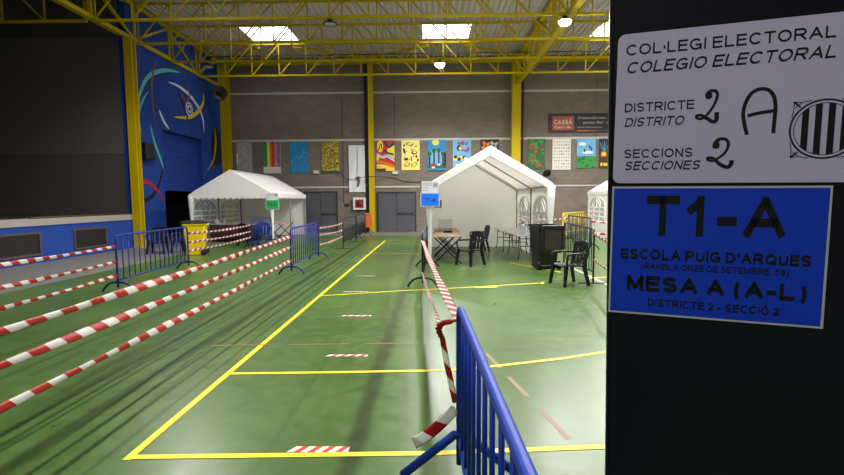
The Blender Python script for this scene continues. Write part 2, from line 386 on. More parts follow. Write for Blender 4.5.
b = MB(); b.tube([(XL-.05, 13.2, 1.31), (XL-.05, 17.6, 1.31)], .028, 8)
tag(b.build('pole', mat('brown_pole', '4a3426', .6)), 'long brown pole lying along the concrete edge of the stage', 'pole')
# ceiling deck with ribs along Y and openings for the skylights
SKX = [(-16.6, -14.5), (-8.5, -6.4), (-.28, 1.78), (7.65, 9.7), (15.8, 17.9)]; SKY = [(20.95, 23.45), (11.4, 13.9), (2.0, 4.5)]
b = MB(); x = -20.5; p = .24
while x < 21:
    prof = [(x, 0), (x+.1, 0), (x+.13, .06), (x+.21, .06), (x+.24, 0)]
    holes = [] if not any(a-.01 <= x+.12 <= c+.01 for a, c in SKX) else sorted(SKY)
    ys = [-6]
    for q in holes: ys += [q[0], q[1]]
    ys.append(YB+.2)
    for k in range(0, len(ys), 2):
        for i in range(4):
            (xa, za), (xb, zb) = prof[i], prof[i+1]
            b.poly([(xa, ys[k], ZR+za), (xb, ys[k], ZR+zb), (xb, ys[k+1], ZR+zb), (xa, ys[k+1], ZR+za)])
    x += p
b.bb(-20.5, 21, -6.2, YB+.2, ZR+.45, ZR+.5)
struct(b.build('ceiling', DECK))
SKYM = emit('daylit_skylight_sheet', (.93, .97, 1), SKY_E)
n = 0
for ya, yb in SKY:
    for xa, xb in SKX[1:4]:
        n += 1; g = MB(); g.bb(xa-.1, xb+.1, ya-.02, yb+.02, ZR+.08, ZR+.1)
        g = struct(g.build('window_%d' % n, SKYM))
        f = MB(); f.bb(xa-.15, xb+.15, yb-.03, yb+.05, ZR-.1, ZR+.08); f.bb(xa-.15, xb+.15, ya-.05, ya+.03, ZR-.1, ZR+.08)
        f.build('window_frame', mat('skylight_frame', 'cfcac0', .6), g)
# wall rails
for i, (x0, x1, zz, h) in enumerate(((-11.3, 20.5, 7.62, .1), (-11.1, 20.5, 5.07, .12), (-11.1, -.6, 2.49, .1), (3.3, 20.5, 2.49, .08))):
    b = MB(); b.bb(x0, x1, YB-.04, YB, zz-h/2, zz+h/2); struct(b.build('trim_%d' % (i+2), RAILM))
b = MB(); b.bb(-3.62, -3.36, YB-.1, YB, 0, 9.2); struct(b.build('trim_6', mat('dark_downpipe', '262223', .6)))
b = MB(); b.tube([(5.05, YB-.06, 0), (5.05, YB-.06, 9.2)], .05); struct(b.build('trim_7', mat('grey_conduit', '4a4540', .6)))
b = MB(); b.bb(-20, 20.5, YB-.22, YB-.02, 9.12, 9.36); struct(b.build('trim_8', YEL))
for i, (x, z0, z1) in enumerate(((-1.97, 3.4, 8.2), (-4.85, 1.6, 7.6), (9.0, 5, 8.4))):
    b = MB(); b.tube([(x, YB-.03, z0), (x, YB-.02, z1)], .012, 6); struct(b.build('trim_%d' % (i+9), mat('dark_conduit', '4a443e', .6)))
# doors
def door(n, x0, x1, h):
    d = MB(); d.bb(x0-.07, x0, YB-.1, YB, 0, h+.07); d.bb(x1, x1+.07, YB-.1, YB, 0, h+.07); d.bb(x0, x1, YB-.1, YB, h, h+.07)
    d = struct(d.build('door_%d' % n, DOORF)); xm = (x0+x1)/2
    for i, (a, c) in enumerate(((x0, xm-.015), (xm+.015, x1))):
        l = MB(); l.bb(a, c, YB-.07, YB-.02, .01, h); l = l.build('door_leaf', DOORM, d)
        if i == 1:
            k = MB(); k.tube([(a+.08, YB-.14, 1.02), (c-.08, YB-.14, 1.02)], .022); k.bb(a+.06, a+.12, YB-.15, YB-.07, .95, 1.09); k.bb(c-.12, c-.06, YB-.15, YB-.07, .95, 1.09)
            k.build('push_bar', DOORF, l)
        else:
            k = MB(); k.bb(c-.035, c-.005, YB-.085, YB-.07, .6, 1.9); k.build('edge_strip', STEEL, l)
door(1, -7.0, -5.26, 2.19); door(2, -2.9, -.88, 2.15)

# ------------------------------------------------------------------ columns and roof steelwork
def column(label, x, y, wd, dp, h):
    o = MB(); t = .05
    o.bb(-wd/2, wd/2, -dp/2, -dp/2+t, 0.02, h); o.bb(-wd/2, wd/2, dp/2-t, dp/2, .02, h); o.bb(-wd*.1, wd*.1, -dp/2+t, dp/2-t, .02, h); o.bb(-wd/2-.05, wd/2+.05, -dp/2-.05, dp/2+.05, 0, .02)
    return tag(o.build('steel_column', YEL, loc=(x, y, 0)), label, 'column', 'yellow steel columns')
column('yellow steel column between the dark stage and the blue mural wall', -11.22, 17.85, .3, .3, 7.83)
column('yellow steel column in the corner of blue wall and back wall', -11.2, 25.95, .4, .4, 9.1)
column('slim yellow steel column on the back wall between the two grey double doors', -3.24, 26.0, .27, .34, 9.2)
column('wide yellow steel column on the back wall behind the middle tent', 4.62, 25.95, .46, .4, 9.1)
ZB, ZT = 7.82, 9.3
def span_truss(label, x0, y, L, npan, group):
    t = thing('roof_truss', label, 'truss', (x0, y, ZB), 0, group)
    H = ZT-ZB
    MB().bb(.02, L-.02, -.05, .05, -.04, .04).build('bottom_chord', YEL, t)
    MB().bb(.02, L-.02, -.04, .04, H-.04, H+.04).build('top_chord', YEL, t)
    d = L/npan
    for i in range(npan+1):
        x = min(max(i*d, .08), L-.08)
        MB().bar((x, 0, .05), (x, 0, H-.05), .045, .045).build('vertical_strut', YEL, t)
    for i in range(npan):
        a, c = ((i, i+1) if i < npan/2 else (i+1, i))
        s_ = .04 if c > a else -.04
        MB().bar((a*d+s_, 0, .05), (c*d-s_, 0, H-.05), .045, .045).build('diagonal_strut', YEL, t)
    return t
ORD = ['nearest the back wall', 'second from the back wall', 'third from the back wall', 'fourth from the back wall', 'fifth from the back wall', 'sixth from the back wall']
YS = [23.25, 20.85, 18.45, 16.1, 13.75]
tl = tr = ts = None
for i, y in enumerate(YS):
    a = 'yellow lattice roof truss over the centre of the hall, '+ORD[i]
    c = 'yellow lattice roof truss on the right of the slanting girder, '+ORD[i]
    if i == 0:
        tl = span_truss(a, -11.3, y, 15.9, 12, 'roof trusses over the centre'); tr = span_truss(c, 4.8, y, 15.9, 12, 'roof trusses on the right')
    else: dup(tl, (-11.3, y, ZB), 0, a); dup(tr, (4.8, y, ZB), 0, c)
for i, y in enumerate((16.1, 13.75)):
    a = 'yellow lattice roof truss over the dark stage, '+('nearest the yellow column' if i == 0 else 'second from the yellow column')
    if i == 0: ts = span_truss(a, -20.2, y, 8.7, 6, 'roof trusses over the stage')
    else: dup(ts, (-20.2, y, ZB), 0, a)
def girder(label, x):
    t = thing('roof_girder', label, 'girder', (x, 0, ZB), 0, 'long yellow roof girders'); H = ZT-ZB; W = .2
    y0, y1 = 2, 25.72
    MB().bb(-.1, .1, y0, y1, .05, .2).build('bottom_chord', YEL, t)
    MB().bb(-.1, .1, y0, y1, H-.1, H+.06).build('top_chord', YEL, t)
    ys = [25.65]+YS+[11.4, 9.05, 6.7, 4.35]
    for y in ys: MB().bb(-.06, .06, y-.06, y+.06, .2, H-.1).build('vertical_strut', YEL, t)
    for i in range(len(ys)-1):
        a, c = ys[i], ys[i+1]
        p, q = ((a-.08, .2), (c+.08, H-.1)) if i % 2 else ((a-.08, H-.1), (c+.08, .2))
        MB().bar((0, p[0], p[1]), (0, q[0], q[1]), .09, .09).build('diagonal_strut', YEL, t)
girder('long yellow roof girder running above the blue wall and the stage front', -11.4)
girder('long yellow roof girder slanting towards the wide back-wall column', 4.7)
for i, (xa, xb, lab) in enumerate(((-.1, -4.6, 'slanted thin yellow roof brace left of the middle skylight, at the back'), (1.6, 6.1, 'slanted thin yellow roof brace right of the middle skylight, at the back'),
                              (-6.6, -2.2, 'slanted thin yellow roof brace right of the left skylight, at the back'), (-8.3, -11.1, 'slanted thin yellow roof brace left of the left skylight, at the back'))):
    o = MB().bar((xa, 23.33, 9.18), (xb, 25.95, 9.18), .1, .1)
    tag(o.build('roof_brace', YEL), lab, 'brace', 'thin roof braces at the back')
o = MB(); o.tube([(-10.9, 23.15, 8.72), (4.4, 23.15, 8.76), (20, 23.15, 8.72)], .025, 6)
tag(o.build('cable', mat('black_cable', '141214', .6)), 'black cable strung along the hindmost roof truss', 'cable')

# ------------------------------------------------------------------ hanging lamps
HOUS = mat('lamp_housing_dark', '26262a', .4, metal=.4); LENS_OFF = mat('lamp_lens_unlit', 'b8bcc4', .2)
LENS_ON = emit('lamp_lens_lit', (1, .97, .92), 90)
def lamp(label, x, y, lit, power=1.0, z=7.59, group='bell-shaped hanging lamps'):
    t = thing('pendant_lamp', label, 'lamp', (x, y, z), 0, group)
    MB().lathe([(.05, .17), (.08, .16), (.10, .1), (.19, .06), (.235, .03), (.235, 0), (.21, .0), (.2, .02), (.09, .06), (.02, .07)], n=24).build('housing', HOUS, t)
    MB().lathe([(.19, .025), (.205, .0), (.19, -.06), (.14, -.11), (.08, -.135), (.02, -.14)] if lit else [(.19, .022), (.195, .0), (.14, -.015), (.02, -.02)], n=24).build('lens', LENS_ON if lit else LENS_OFF, t)
    MB().tube([(0, 0, .165), (0, 0, ZB-.04-z)], .01, 6).build('hanger', HOUS, t)
    if lit:
        l = bpy.data.lights.new('lamp_light', 'SPOT'); l.energy = LAMP_W*power; l.spot_size = R(165); l.spot_blend = .5; l.shadow_soft_size = .2; l.color = (1, .985, .96)
        lo = bpy.data.objects.new('lamp_light', l); C.objects.link(lo); lo.parent = t; lo.location = (0, 0, -.2)
lamp('unlit dark bell lamp hanging high near the blue wall, at the back', -9.7, 20.85, False)
lamp('unlit dark bell lamp hanging above the centre between the two skylights', -3.33, 16.1, False, z=7.59)
lamp('glowing bell lamp hanging under the middle skylight', .42, 20.85, True, 1.25)
lamp('glowing bell lamp hanging in front of the slanting yellow girder', 4.45, 16.1, True, z=7.59)
lamp('glowing bell lamp half hidden by the edge of the dark panel', 6.12, 16.1, True, .6, z=7.59)
for x, y, p in ((.45, 11.4, 1), (4.45, 9.05, 1), (.4, 4.35, .9), (-7.0, 12.9, .8), (8.5, 20.85, 1), (8.5, 11.4, .9), (12.5, 16.1, .8), (-3.45, -3.2, .42)):  # unseen lamps, added to light the hall and the near notices
    if p: lamp('unseen glowing bell lamp added above the court to light the hall', x, y, True, p)

# ------------------------------------------------------------------ mural on the blue wall and fittings
mm = MB()
def mur(y, zz, k=0): return V((XL+.004+k*.003, y, zz))
def mst(pts, w, m, k=0):
    for q in stroke2(pts, w): mm.poly([mur(a, c, k) for a, c in q], m)
tap = lambda w: (lambda t: .75*w*(.12+math.sin(PI*t)**.8))
mst([(18.5, 5.14), (18.6, 5.9), (19.2, 6.75), (20.13, 7.25), (21.0, 7.5), (21.7, 7.6)], tap(.22), 0)
mst([(19.2, 6.2), (18.75, 5.7), (18.5, 5.14), (18.58, 4.4)], tap(.13), 0)
mst([(19.2, 4.9), (19.45, 4.2), (19.85, 3.5), (20.02, 3.1)], tap(.16), 0, 1)
mst([(19.9, 7.6), (19.5, 6.8), (19.42, 6.0), (19.56, 4.9)], tap(.16), 1, 2)
mst([(20.75, 6.95), (21.6, 6.95), (22.56, 6.75), (23.4, 6.3), (23.75, 5.8), (23.8, 5.2)], tap(.2), 2, 1)
mst([(23.9, 7.2), (23.85, 6.7), (23.2, 6.1), (22.3, 5.7), (21.05, 5.5)], tap(.26), 3, 2)
mst([(19.9, 5.6), (20.2, 5.2), (20.6, 4.9)], tap(.18), 2)
mst([(18.2, 2.56), (18.9, 2.52), (19.5, 2.2), (19.9, 1.75)], lambda t: .22*(1-.6*t), 4, 2)
mst([(18.15, 1.83), (18.8, 1.85), (19.4, 2.2), (19.75, 2.7), (19.98, 3.2)], lambda t: .2*(1-.5*t), 5, 1)
mst([(21.4, 6.9), (21.8, 6.3), (22.2, 5.9), (22.1, 5.4)], tap(.22), 5, 3); mst([(22.3, 7.3), (22.5, 6.8), (22.2, 6.4)], tap(.14), 4, 3); mst([(21.6, 6.6), (22, 6.5), (22.3, 6.0)], tap(.1), 4, 3)
mm.poly([mur(a, c, 4) for a, c in ell(22.4, 6.1, .33, .33)], 2); mm.poly([mur(a, c, 5) for a, c in ell(22.4, 6.1, .26, .26)], 5); mm.poly([mur(a, c, 6) for a, c in ell(22.4, 6.1, .2, .2)], 2); mm.poly([mur(a, c, 7) for a, c in ell(22.4, 6.1, .1, .1)], 5)
mm.poly([mur(a, c, 1) for a, c in ell(25.1, 4.6, .62, 1.05, 20)], 5)
mst([(24.95, 5.6), (25.05, 4.9), (24.75, 4.0), (23.95, 3.3)], tap(.24), 6, 3)
tag(mm.build('mural', [mat('mural_teal', '5fb7b0', .6), mat('mural_brown', '7a4a2c', .6), mat('mural_white', 'c9d3e0', .6), mat('mural_yellow', 'd2b21d', .6), mat('mural_red', 'a8182a', .6), mat('mural_black', '0e0d12', .6), mat('mural_ochre', 'a8882a', .6)]),
    'mural of sweeping coloured arcs painted on the blue wall', 'mural')
t = thing('loudspeaker', 'square black loudspeaker on the blue wall beside the yellow column', 'speaker', (XL, 18.62, 3.42))
MB().bb(.1, .32, -.3, .3, 0, .64).build('cabinet', BLK, t, bevel=.02)
MB().bb(0, .1, -.06, .06, .25, .4).build('bracket', STEEL, t)
MB().bb(.32, .33, -.26, .26, .05, .59).build('grille', mat('speaker_cloth', '1f1f22', .9), t)
t = thing('horn_loudspeaker', 'round black loudspeaker high on the blue wall near the back corner', 'speaker', (XL+.18, 24.15, 7.22))
RX = Matrix.Rotation(R(60), 3, 'X') @ Matrix.Identity(3); RX = Matrix.Rotation(R(35), 3, 'Z') @ Matrix.Rotation(R(100), 3, 'X')
MB().lathe([(.12, -.3), (.2, -.2), (.36, .12), (.38, .18), (.32, .17), (.1, .0)], c=(.5, 0, 0), n=20, M3=RX).build('horn', BLK, t)
MB().lathe([(.14, 0), (.1, .08), (.01, .1)], c=(.5, 0, 0), n=14, M3=RX).build('cone', BLKM, t)
MB().bar((-.17, .2, .15), (.4, .1, .05), .05, .05).build('bracket', BLK, t)

# ------------------------------------------------------------------ back-wall posters (children's pictures)
rnd = random.Random(4)
PCOL = {k: mat('paint_'+k, v, .7, var=.15, scale=9) for k, v in dict(black='1a1718', red='b8281f', yellow='e2c83a', green='2f8a3c', blue='1f7fb5', white='dad8d2', orange='cf6a24', sky='6aa6cf', purple='7d5c8e', dkgreen='2c5a2c', pale='e7d879', grey='7f7d7c', ltgrey='a3a09d', ochre='8f7d22', brown='4d3020', navy='1c2a50', pink='c07f8a', cream='cfcabf').items()}
def poster(name, x0, z0, wd, h, label, base, paint, cat='poster'):
    used = [base]
    p = MB(); p.bb(0, wd, -.012, 0, 0, h, 0)
    lay = [0]
    def P(poly, col):
        if col not in used: used.append(col)
        lay[0] += 1
        p.poly([(min(max(a, 0), wd), -.0125-.00012*lay[0], min(max(c, 0), h)) for a, c in poly][::-1], used.index(col))
    paint(P, wd, h)
    o = p.build(name, [PCOL[c] for c in used], loc=(x0, YB-.03, z0))
    return tag(o, label, cat, 'pictures hung along the back wall')
def rect(a, c, d, e): return [(a, c), (d, c), (d, e), (a, e)]
def St(P, pts, w, col):
    for q in stroke2(pts, w): P(q, col)
def p_grey(P, w, h):
    P(rect(.05, .05, w-.05, h-.05), 'ltgrey')
    for i in range(26): P(ell(rnd.uniform(.1, w-.1), rnd.uniform(.3, h-.1), .025, .03, 7), rnd.choice(['grey', 'black', 'white']))
    for i in range(4): St(P, [(.3+i*.12, .1), (.3+i*.12, .75)], .02, 'grey')
    P(rect(.04, .5, .12, 1.1), 'pale')
def p_rain(P, w, h):
    for i, c in enumerate(['green', 'yellow', 'orange', 'red', 'pink', 'purple']):
        wd = [.24, .15, .12, .15, .13, .2]; x = sum(wd[:i]); P(rect(x*w, .36, min((x+wd[i])*w, w), h), c)
    for i in range(14): P(ell(rnd.uniform(.65, .95)*w, rnd.uniform(.4, h), .05, .05, 8), rnd.choice(['purple', 'grey', 'ltgrey']))
def p_blue(P, w, h):
    for i in range(40): P(ell(rnd.uniform(.05, w-.05), rnd.uniform(.05, h-.05), rnd.uniform(.02, .06), .02, 8, rnd.uniform(0, 3)), rnd.choice(['sky', 'blue', 'navy', 'blue']))
    St(P, [(.1, .5), (.3, .9), (.6, .8), (.8, 1.3)], .03, 'sky')
def p_dots(P, w, h):
    for i in range(230): P(ell(rnd.uniform(.02, w-.02), rnd.uniform(.1, h-.02), .028, .028, 6), rnd.choice(['yellow', 'pale', 'brown', 'yellow', 'black']))
    P(rect(0, 0, w, .1), 'dkgreen')
def p_wave(P, w, h):
    P(rect(0, .9, w, h), 'red'); P(ell(.88, 1.05, .3, .4), 'yellow'); P(ell(.2, 1.35, .17, .33), 'yellow')
    St(P, [(.1, 1.1), (.25, 1.5), (.3, 1.2)], .05, 'black'); St(P, [(.45, 1.65), (.65, 1.3), (.95, 1.5)], .12, 'navy'); St(P, [(.4, 1.2), (.6, 1.0), (.95, .9)], .1, 'navy')
    P([(0, .45), (.3, .95), (.6, .8), (w, .7), (w, .3), (0, .2)], 'red'); St(P, [(0, .98), (.3, .8), (.6, .85), (w, .6)], .1, 'sky'); St(P, [(.05, .9), (.35, .72), (.6, .78), (w, .52)], .05, 'white')
    St(P, [(0, .5), (.4, .45), (w, .2)], .16, 'orange'); St(P, [(0, .3), (.4, .28), (w, .08)], .12, 'yellow'); P(rect(0, 0, .5, .14), 'brown')
def p_yel(P, w, h):
    for (x, zz, a, bb, c) in ((.45, 1.42, .2, .1, 'black'), (.45, 1.43, .15, .07, 'pale'), (.15, 1.05, .06, .16, 'black'), (.7, .95, .17, .1, 'black'), (.72, .97, .1, .06, 'pale'), (.3, .3, .18, .12, 'orange'), (.3, .31, .1, .06, 'pale'), (.7, .3, .2, .1, 'ochre'), (.7, .3, .13, .06, 'pale'), (.25, .6, .12, .08, 'black'), (.9, .55, .05, .1, 'black'), (.55, .6, .04, .14, 'ochre'), (.8, 1.3, .06, .04, 'black'), (.15, 1.35, .05, .06, 'black'), (.6, 1.1, .1, .04, 'ochre'), (.82, .75, .06, .08, 'black')):
        P(ell(x, zz, a, bb, 12, rnd.uniform(-.4, .4)), c)
    for i in range(12): St(P, [(rnd.uniform(.1, .9), rnd.uniform(.1, 1.5)) for _ in range(2)][:1]+[(rnd.uniform(.1, .9), rnd.uniform(.1, 1.5))], .012, 'ochre') if i < 3 else P(ell(rnd.uniform(.1, .9), rnd.uniform(.1, 1.5), .03, .02, 7), 'black')
def p_trees(P, w, h):
    P(rect(0, .55, w, h), 'blue'); P(rect(.1, .4, w-.1, 1.1), 'sky'); P(ell(.45, h-.14, .2, .15), 'yellow'); P(rect(0, 0, w, .32), 'dkgreen')
    for x, zz in ((.12, .95), (.36, 1.1), (.62, 1.12), (.85, .95)): P(rect(x-.04, .3, x+.04, zz), 'black'); P(ell(x, zz, .11, .14), 'dkgreen')
    P(rect(.9, .3, w, 1.0), 'black'); P(ell(.3, .3, .13, .14), 'red'); P(rect(.24, .12, .4, .24), 'white'); P(ell(.62, .35, .1, .06), 'white'); St(P, [(0, .1), (w, .1)], .1, 'blue')
def p_faces(P, w, h):
    P(rect(0, 0, w, h), 'sky')
    for (x, zz, a, bb, c) in ((.35, 1.45, .12, .1, 'purple'), (.55, 1.47, .1, .12, 'red'), (.75, 1.45, .09, .1, 'purple'), (.35, 1.2, .13, .16, 'navy'), (.4, 1.18, .07, .1, 'yellow'), (.55, 1.08, .1, .05, 'red'), (.75, 1.05, .16, .09, 'purple'), (.85, 1.15, .06, .12, 'red'), (.15, .65, .14, .15, 'yellow'), (.15, .72, .1, .08, 'black'), (.42, .65, .15, .12, 'yellow'), (.35, .6, .1, .1, 'black'), (.65, .68, .12, .1, 'black'), (.7, .6, .09, .12, 'white'), (.3, .25, .15, .1, 'white')): P(ell(x, zz, a, bb), c)
def p_fans(P, w, h):
    P(rect(.04, .3, w-.04, h-.04), 'black')
    for x, c, r in ((.3, 'orange', .26), (.74, 'ltgrey', .24)):
        for k in range(4): P(ell(x+.13*math.cos(k*PI/2+.6), 1.33+.13*math.sin(k*PI/2+.6), r*.62, .08, 12, k*PI/2+.6), c)
        P(ell(x, 1.33, .06, .06), 'black')
def p_poppy(P, w, h):
    P(rect(.05, .05, w-.05, h-.05), 'dkgreen')
    for i in range(30): P(ell(rnd.uniform(.1, w-.1), rnd.uniform(.1, h-.1), .05, .09, 8, rnd.uniform(0, 3)), 'green')
    for i in range(26): P(ell(rnd.uniform(.1, w-.1), rnd.uniform(.1, h-.1), .055, .05, 9), 'red')
def p_grid(P, w, h):
    for i in range(7):
        for j in range(9):
            x = .12+i*.13; zz = .15+j*.17
            P(ell(x+rnd.uniform(-.02, .02), zz, .03, .045, 7, rnd.uniform(0, 3)), rnd.choice(['black', 'grey', 'ltgrey', 'grey']))
def p_field(P, w, h):
    P(rect(0, .65, w, h), 'sky'); P(ell(.3, 1.3, .2, .1), 'white'); P(ell(.6, .85, .3, .08), 'white'); P(rect(0, 0, w, .65), 'green')
    for i in range(20): P(ell(rnd.uniform(0, w), rnd.uniform(0, .6), .1, .06, 8), 'dkgreen' if i % 2 else 'green')
    for x, zz in ((.42, .95), (.68, 1.15), (.78, 1.05)): P(ell(x, zz, .05, .09), 'navy')
    P(ell(.25, 1.18, .08, .02), 'dkgreen')
def p_vase(P, w, h):
    P(rect(0, .75, w, h), 'navy'); P(rect(0, 0, w, .8), 'brown'); P(rect(.12, .62, .42, .9), 'orange'); P(ell(.27, .76, .12, .1), 'yellow')
    for k in range(7): St(P, [(.27, .9), (.27+.4*math.cos(.5+k*.33), .95+.5*math.sin(.5+k*.33))], .025, 'sky' if k % 2 else 'green')
    for x in (.15, .3, .42, .75, .85): P(ell(x, .2, .06, .1), 'yellow')
poster('poster', -10.8, 3.30, .93, 1.72, 'leftmost poster on the back wall, pale grey with small dots', 'grey', p_grey)
poster('poster', -9.28, 3.28, .97, 1.72, 'poster of vertical rainbow stripes above the left tent', 'cream', p_rain)
poster('poster', -7.79, 3.30, 1.02, 1.72, 'all-blue poster on the back wall', 'blue', p_blue)
poster('poster', -6.03, 3.29, .99, 1.72, 'dark poster covered with yellow dots above the left grey door', 'ochre', p_dots)
poster('poster', -2.98, 3.36, 1.0, 1.67, 'red and yellow abstract poster right of the slim yellow column', 'yellow', p_wave)
poster('poster', -1.6, 3.40, 1.0, 1.64, 'yellow poster with small black doodles', 'pale', p_yel)
poster('poster', -.17, 3.34, 1.02, 1.69, 'poster of trees under a yellow sun in a blue sky', 'blue', p_trees)
poster('poster', 1.22, 3.38, 1.0, 1.67, 'pale blue poster with purple, red and yellow blobs, beside the tent peak', 'sky', p_faces)
poster('poster', 2.73, 3.37, 1.02, 1.67, 'black poster with orange and grey flowers behind the tent peak', 'brown', p_fans)
poster('poster', 5.28, 3.40, 1.0, 1.64, 'green poster dotted with red poppies right of the wide yellow column', 'dkgreen', p_poppy)
poster('poster', 6.67, 3.36, 1.0, 1.67, 'cream poster with rows of small black figures under the banner', 'cream', p_grid)
poster('poster', 8.0, 3.44, 1.02, 1.60, 'poster of a green field under a pale blue sky', 'sky', p_field)
poster('poster', 9.2, 3.43, 1.02, 1.60, 'dark poster of an orange vase, next to the dark panel edge', 'brown', p_vase)
# tall white banner
b = MB(); nx, nz = 8, 20
g = [[(-4.52+.95*i/nx, YB-.07-.03*math.sin(i*1.5+j*.5)*(.3+j/nz), 4.78-2.57*j/nz) for i in range(nx+1)] for j in range(nz+1)]
b.add([p for r in g for p in r], [(j*(nx+1)+i, j*(nx+1)+i+1, (j+1)*(nx+1)+i+1, (j+1)*(nx+1)+i) for j in range(nz) for i in range(nx)], 0, True)
for q in stroke2([(-4.05, 4.6), (-4.03, 3.8), (-4.06, 3.2)], .03): b.poly([(a, YB-.115, c) for a, c in q], 1)
for q in stroke2([(-4.05, 3.05), (-3.98, 2.8), (-4.04, 2.5)], lambda t: .2*(1-.5*t)): b.poly([(a, YB-.125, c) for a, c in q], 2)
b.poly([(a, YB-.127, c) for a, c in ell(-4.0, 3.02, .13, .05)], 2)
tag(b.build('banner', [PAPER, PCOL['ltgrey'], mat('banner_motif_brown', '6b5230', .7)]), 'tall white hanging banner left of the slim yellow column', 'banner')
# long dark town banner with orange logo
t = thing('banner', 'long dark banner with orange logo on the right of the back wall', 'banner', (6.42, YB-.03, 5.36))
MB().bb(0, 5.0, -.02, .02, 0, 1.03).build('backing', mat('banner_dark', '241f20', .6), t)
MB().bb(.22, 1.38, -.03, -.021, .14, .88).build('logo_panel', mat('banner_orange', 'a04a28', .6), t)
b = MB(); fr = lambda a, c: V((a, -.0315, c))
put_caps(b, 'CASSÀ', fr, .32, 1.28, .45, .70, .16); put_text(b, 'Ciutat i vila', fr, .34, 1.2, .24, .36, .01)
b.build('logo_lettering', mat('banner_white', 'cfc8c0', .6), t)
b = MB(); fr = lambda a, c: V((a, -.0215, c))
put_text(b, 'Descobreix tot el que', fr, 1.6, 4.5, .67, .87, .02); put_text(b, 'pots fer a Cassà', fr, 1.9, 4.2, .43, .62, .02); put_text(b, 'www.visitcassa.cat', fr, 1.58, 2.9, .25, .33, .005)
b.build('slogan_lettering', mat('banner_grey_white', '9a9490', .6), t)
b = MB()
for i in range(6): b.bb(1.56+i*.55, 1.56+(i+1)*.55, -.024, -.021, .06, .13, i)
b.build('colour_stripe', [mat('stripe_%d' % i, c, .6) for i, c in enumerate(('a8562c', '8a3a44', '5a2c58', '2f3f6c', '2c6a80', '6a7a3a'))], t)
# small fittings on the back wall
t = thing('fire_hose_cabinet', 'white fire hose cabinet with red front on the back wall', 'cabinet', (-3.95, YB-.02, 1.23))
MB().bb(-.35, .35, -.22, 0, 0, .68).build('case', mat('cabinet_white', 'd5d3d0', .4), t, bevel=.02)
MB().bb(-.23, .23, -.232, -.221, .11, .57).build('door', mat('cabinet_red', '8c1c22', .4), t)
MB().lathe([(.15, 0), (.15, .02), (.05, .03)], c=(0, -.233, .34), M3=Matrix.Rotation(PI/2, 3, 'X')).build('hose_reel', mat('reel_dark_red', '5a1216', .5), t)
for x, zz, lab in ((-6.34, 3.24, 'small pale emergency light on the wall below the yellow-dotted poster'), (-1.96, 3.17, 'small pale emergency light on the wall below the red and yellow poster')):
    t = thing('emergency_light', lab, 'light', (x, YB-.01, zz), 0, 'emergency lights on the back wall')
    MB().bb(-.17, .17, -.09, 0, 0, .2).build('case', mat('light_case', 'a9a59d', .5), t, bevel=.015); MB().bb(-.13, .13, -.1, -.091, .04, .15).build('diffuser', mat('light_diff', 'cfcac0', .3), t)
tag(MB().bb(-4.72, -4.6, YB-.06, YB, 2.16, 2.32).build('fire_alarm', mat('alarm_red', '9c2018', .4), bevel=.01), 'small red fire alarm on the wall left of the white banner', 'alarm')
tag(MB().bb(-4.78, -4.56, YB-.07, YB, 1.44, 1.56).build('switch_box', BLK, bevel=.01), 'small black switch box left of the fire hose cabinet', 'switch')
t = thing('loudspeaker', 'black horn loudspeaker on the back wall above the middle tent', 'speaker', (6.3, YB-.02, 3.22))
MB().lathe([(.05, -.2), (.09, -.1), (.2, .1), (.22, .14), (.05, .05)], c=(0, -.3, 0), M3=Matrix.Rotation(R(110), 3, 'X')).build('horn', BLK, t); MB().bb(-.04, .04, -.25, .02, -.04, .04).build('bracket', BLK, t)
b = MB(); b.tube(smooth_path([(-5.0, YB-.03, 3.4), (-4.6, YB-.16, 2.9), (-3.9, YB-.2, 3.0), (-3.2, YB-.42, 3.05), (-2.2, YB-.05, 3.0), (-1.2, YB-.05, 2.75), (0.5, YB-.03, 2.8)], 5), .014, 6)
tag(b.build('cable', BLKM), 'thin dark cable sagging along the back wall above the doors', 'cable')
t = thing('signal_box', 'orange box on a dark stand at the foot of the slim yellow column', 'box', (-3.36, 25.1, 0))
MB().bb(-.18, .18, -.1, .1, .3, 1.08).build('case', mat('orange_plastic', 'c2581c', .5), t, bevel=.02)
b = MB(); b.tube([(0, 0, .02), (0, 0, .3)], .03); b.tube(smooth_path([(-.25, 0, .02), (-.12, 0, .14), (.12, 0, .14), (.25, 0, .02)], 4), .02); b.build('stand', BLKM, t)

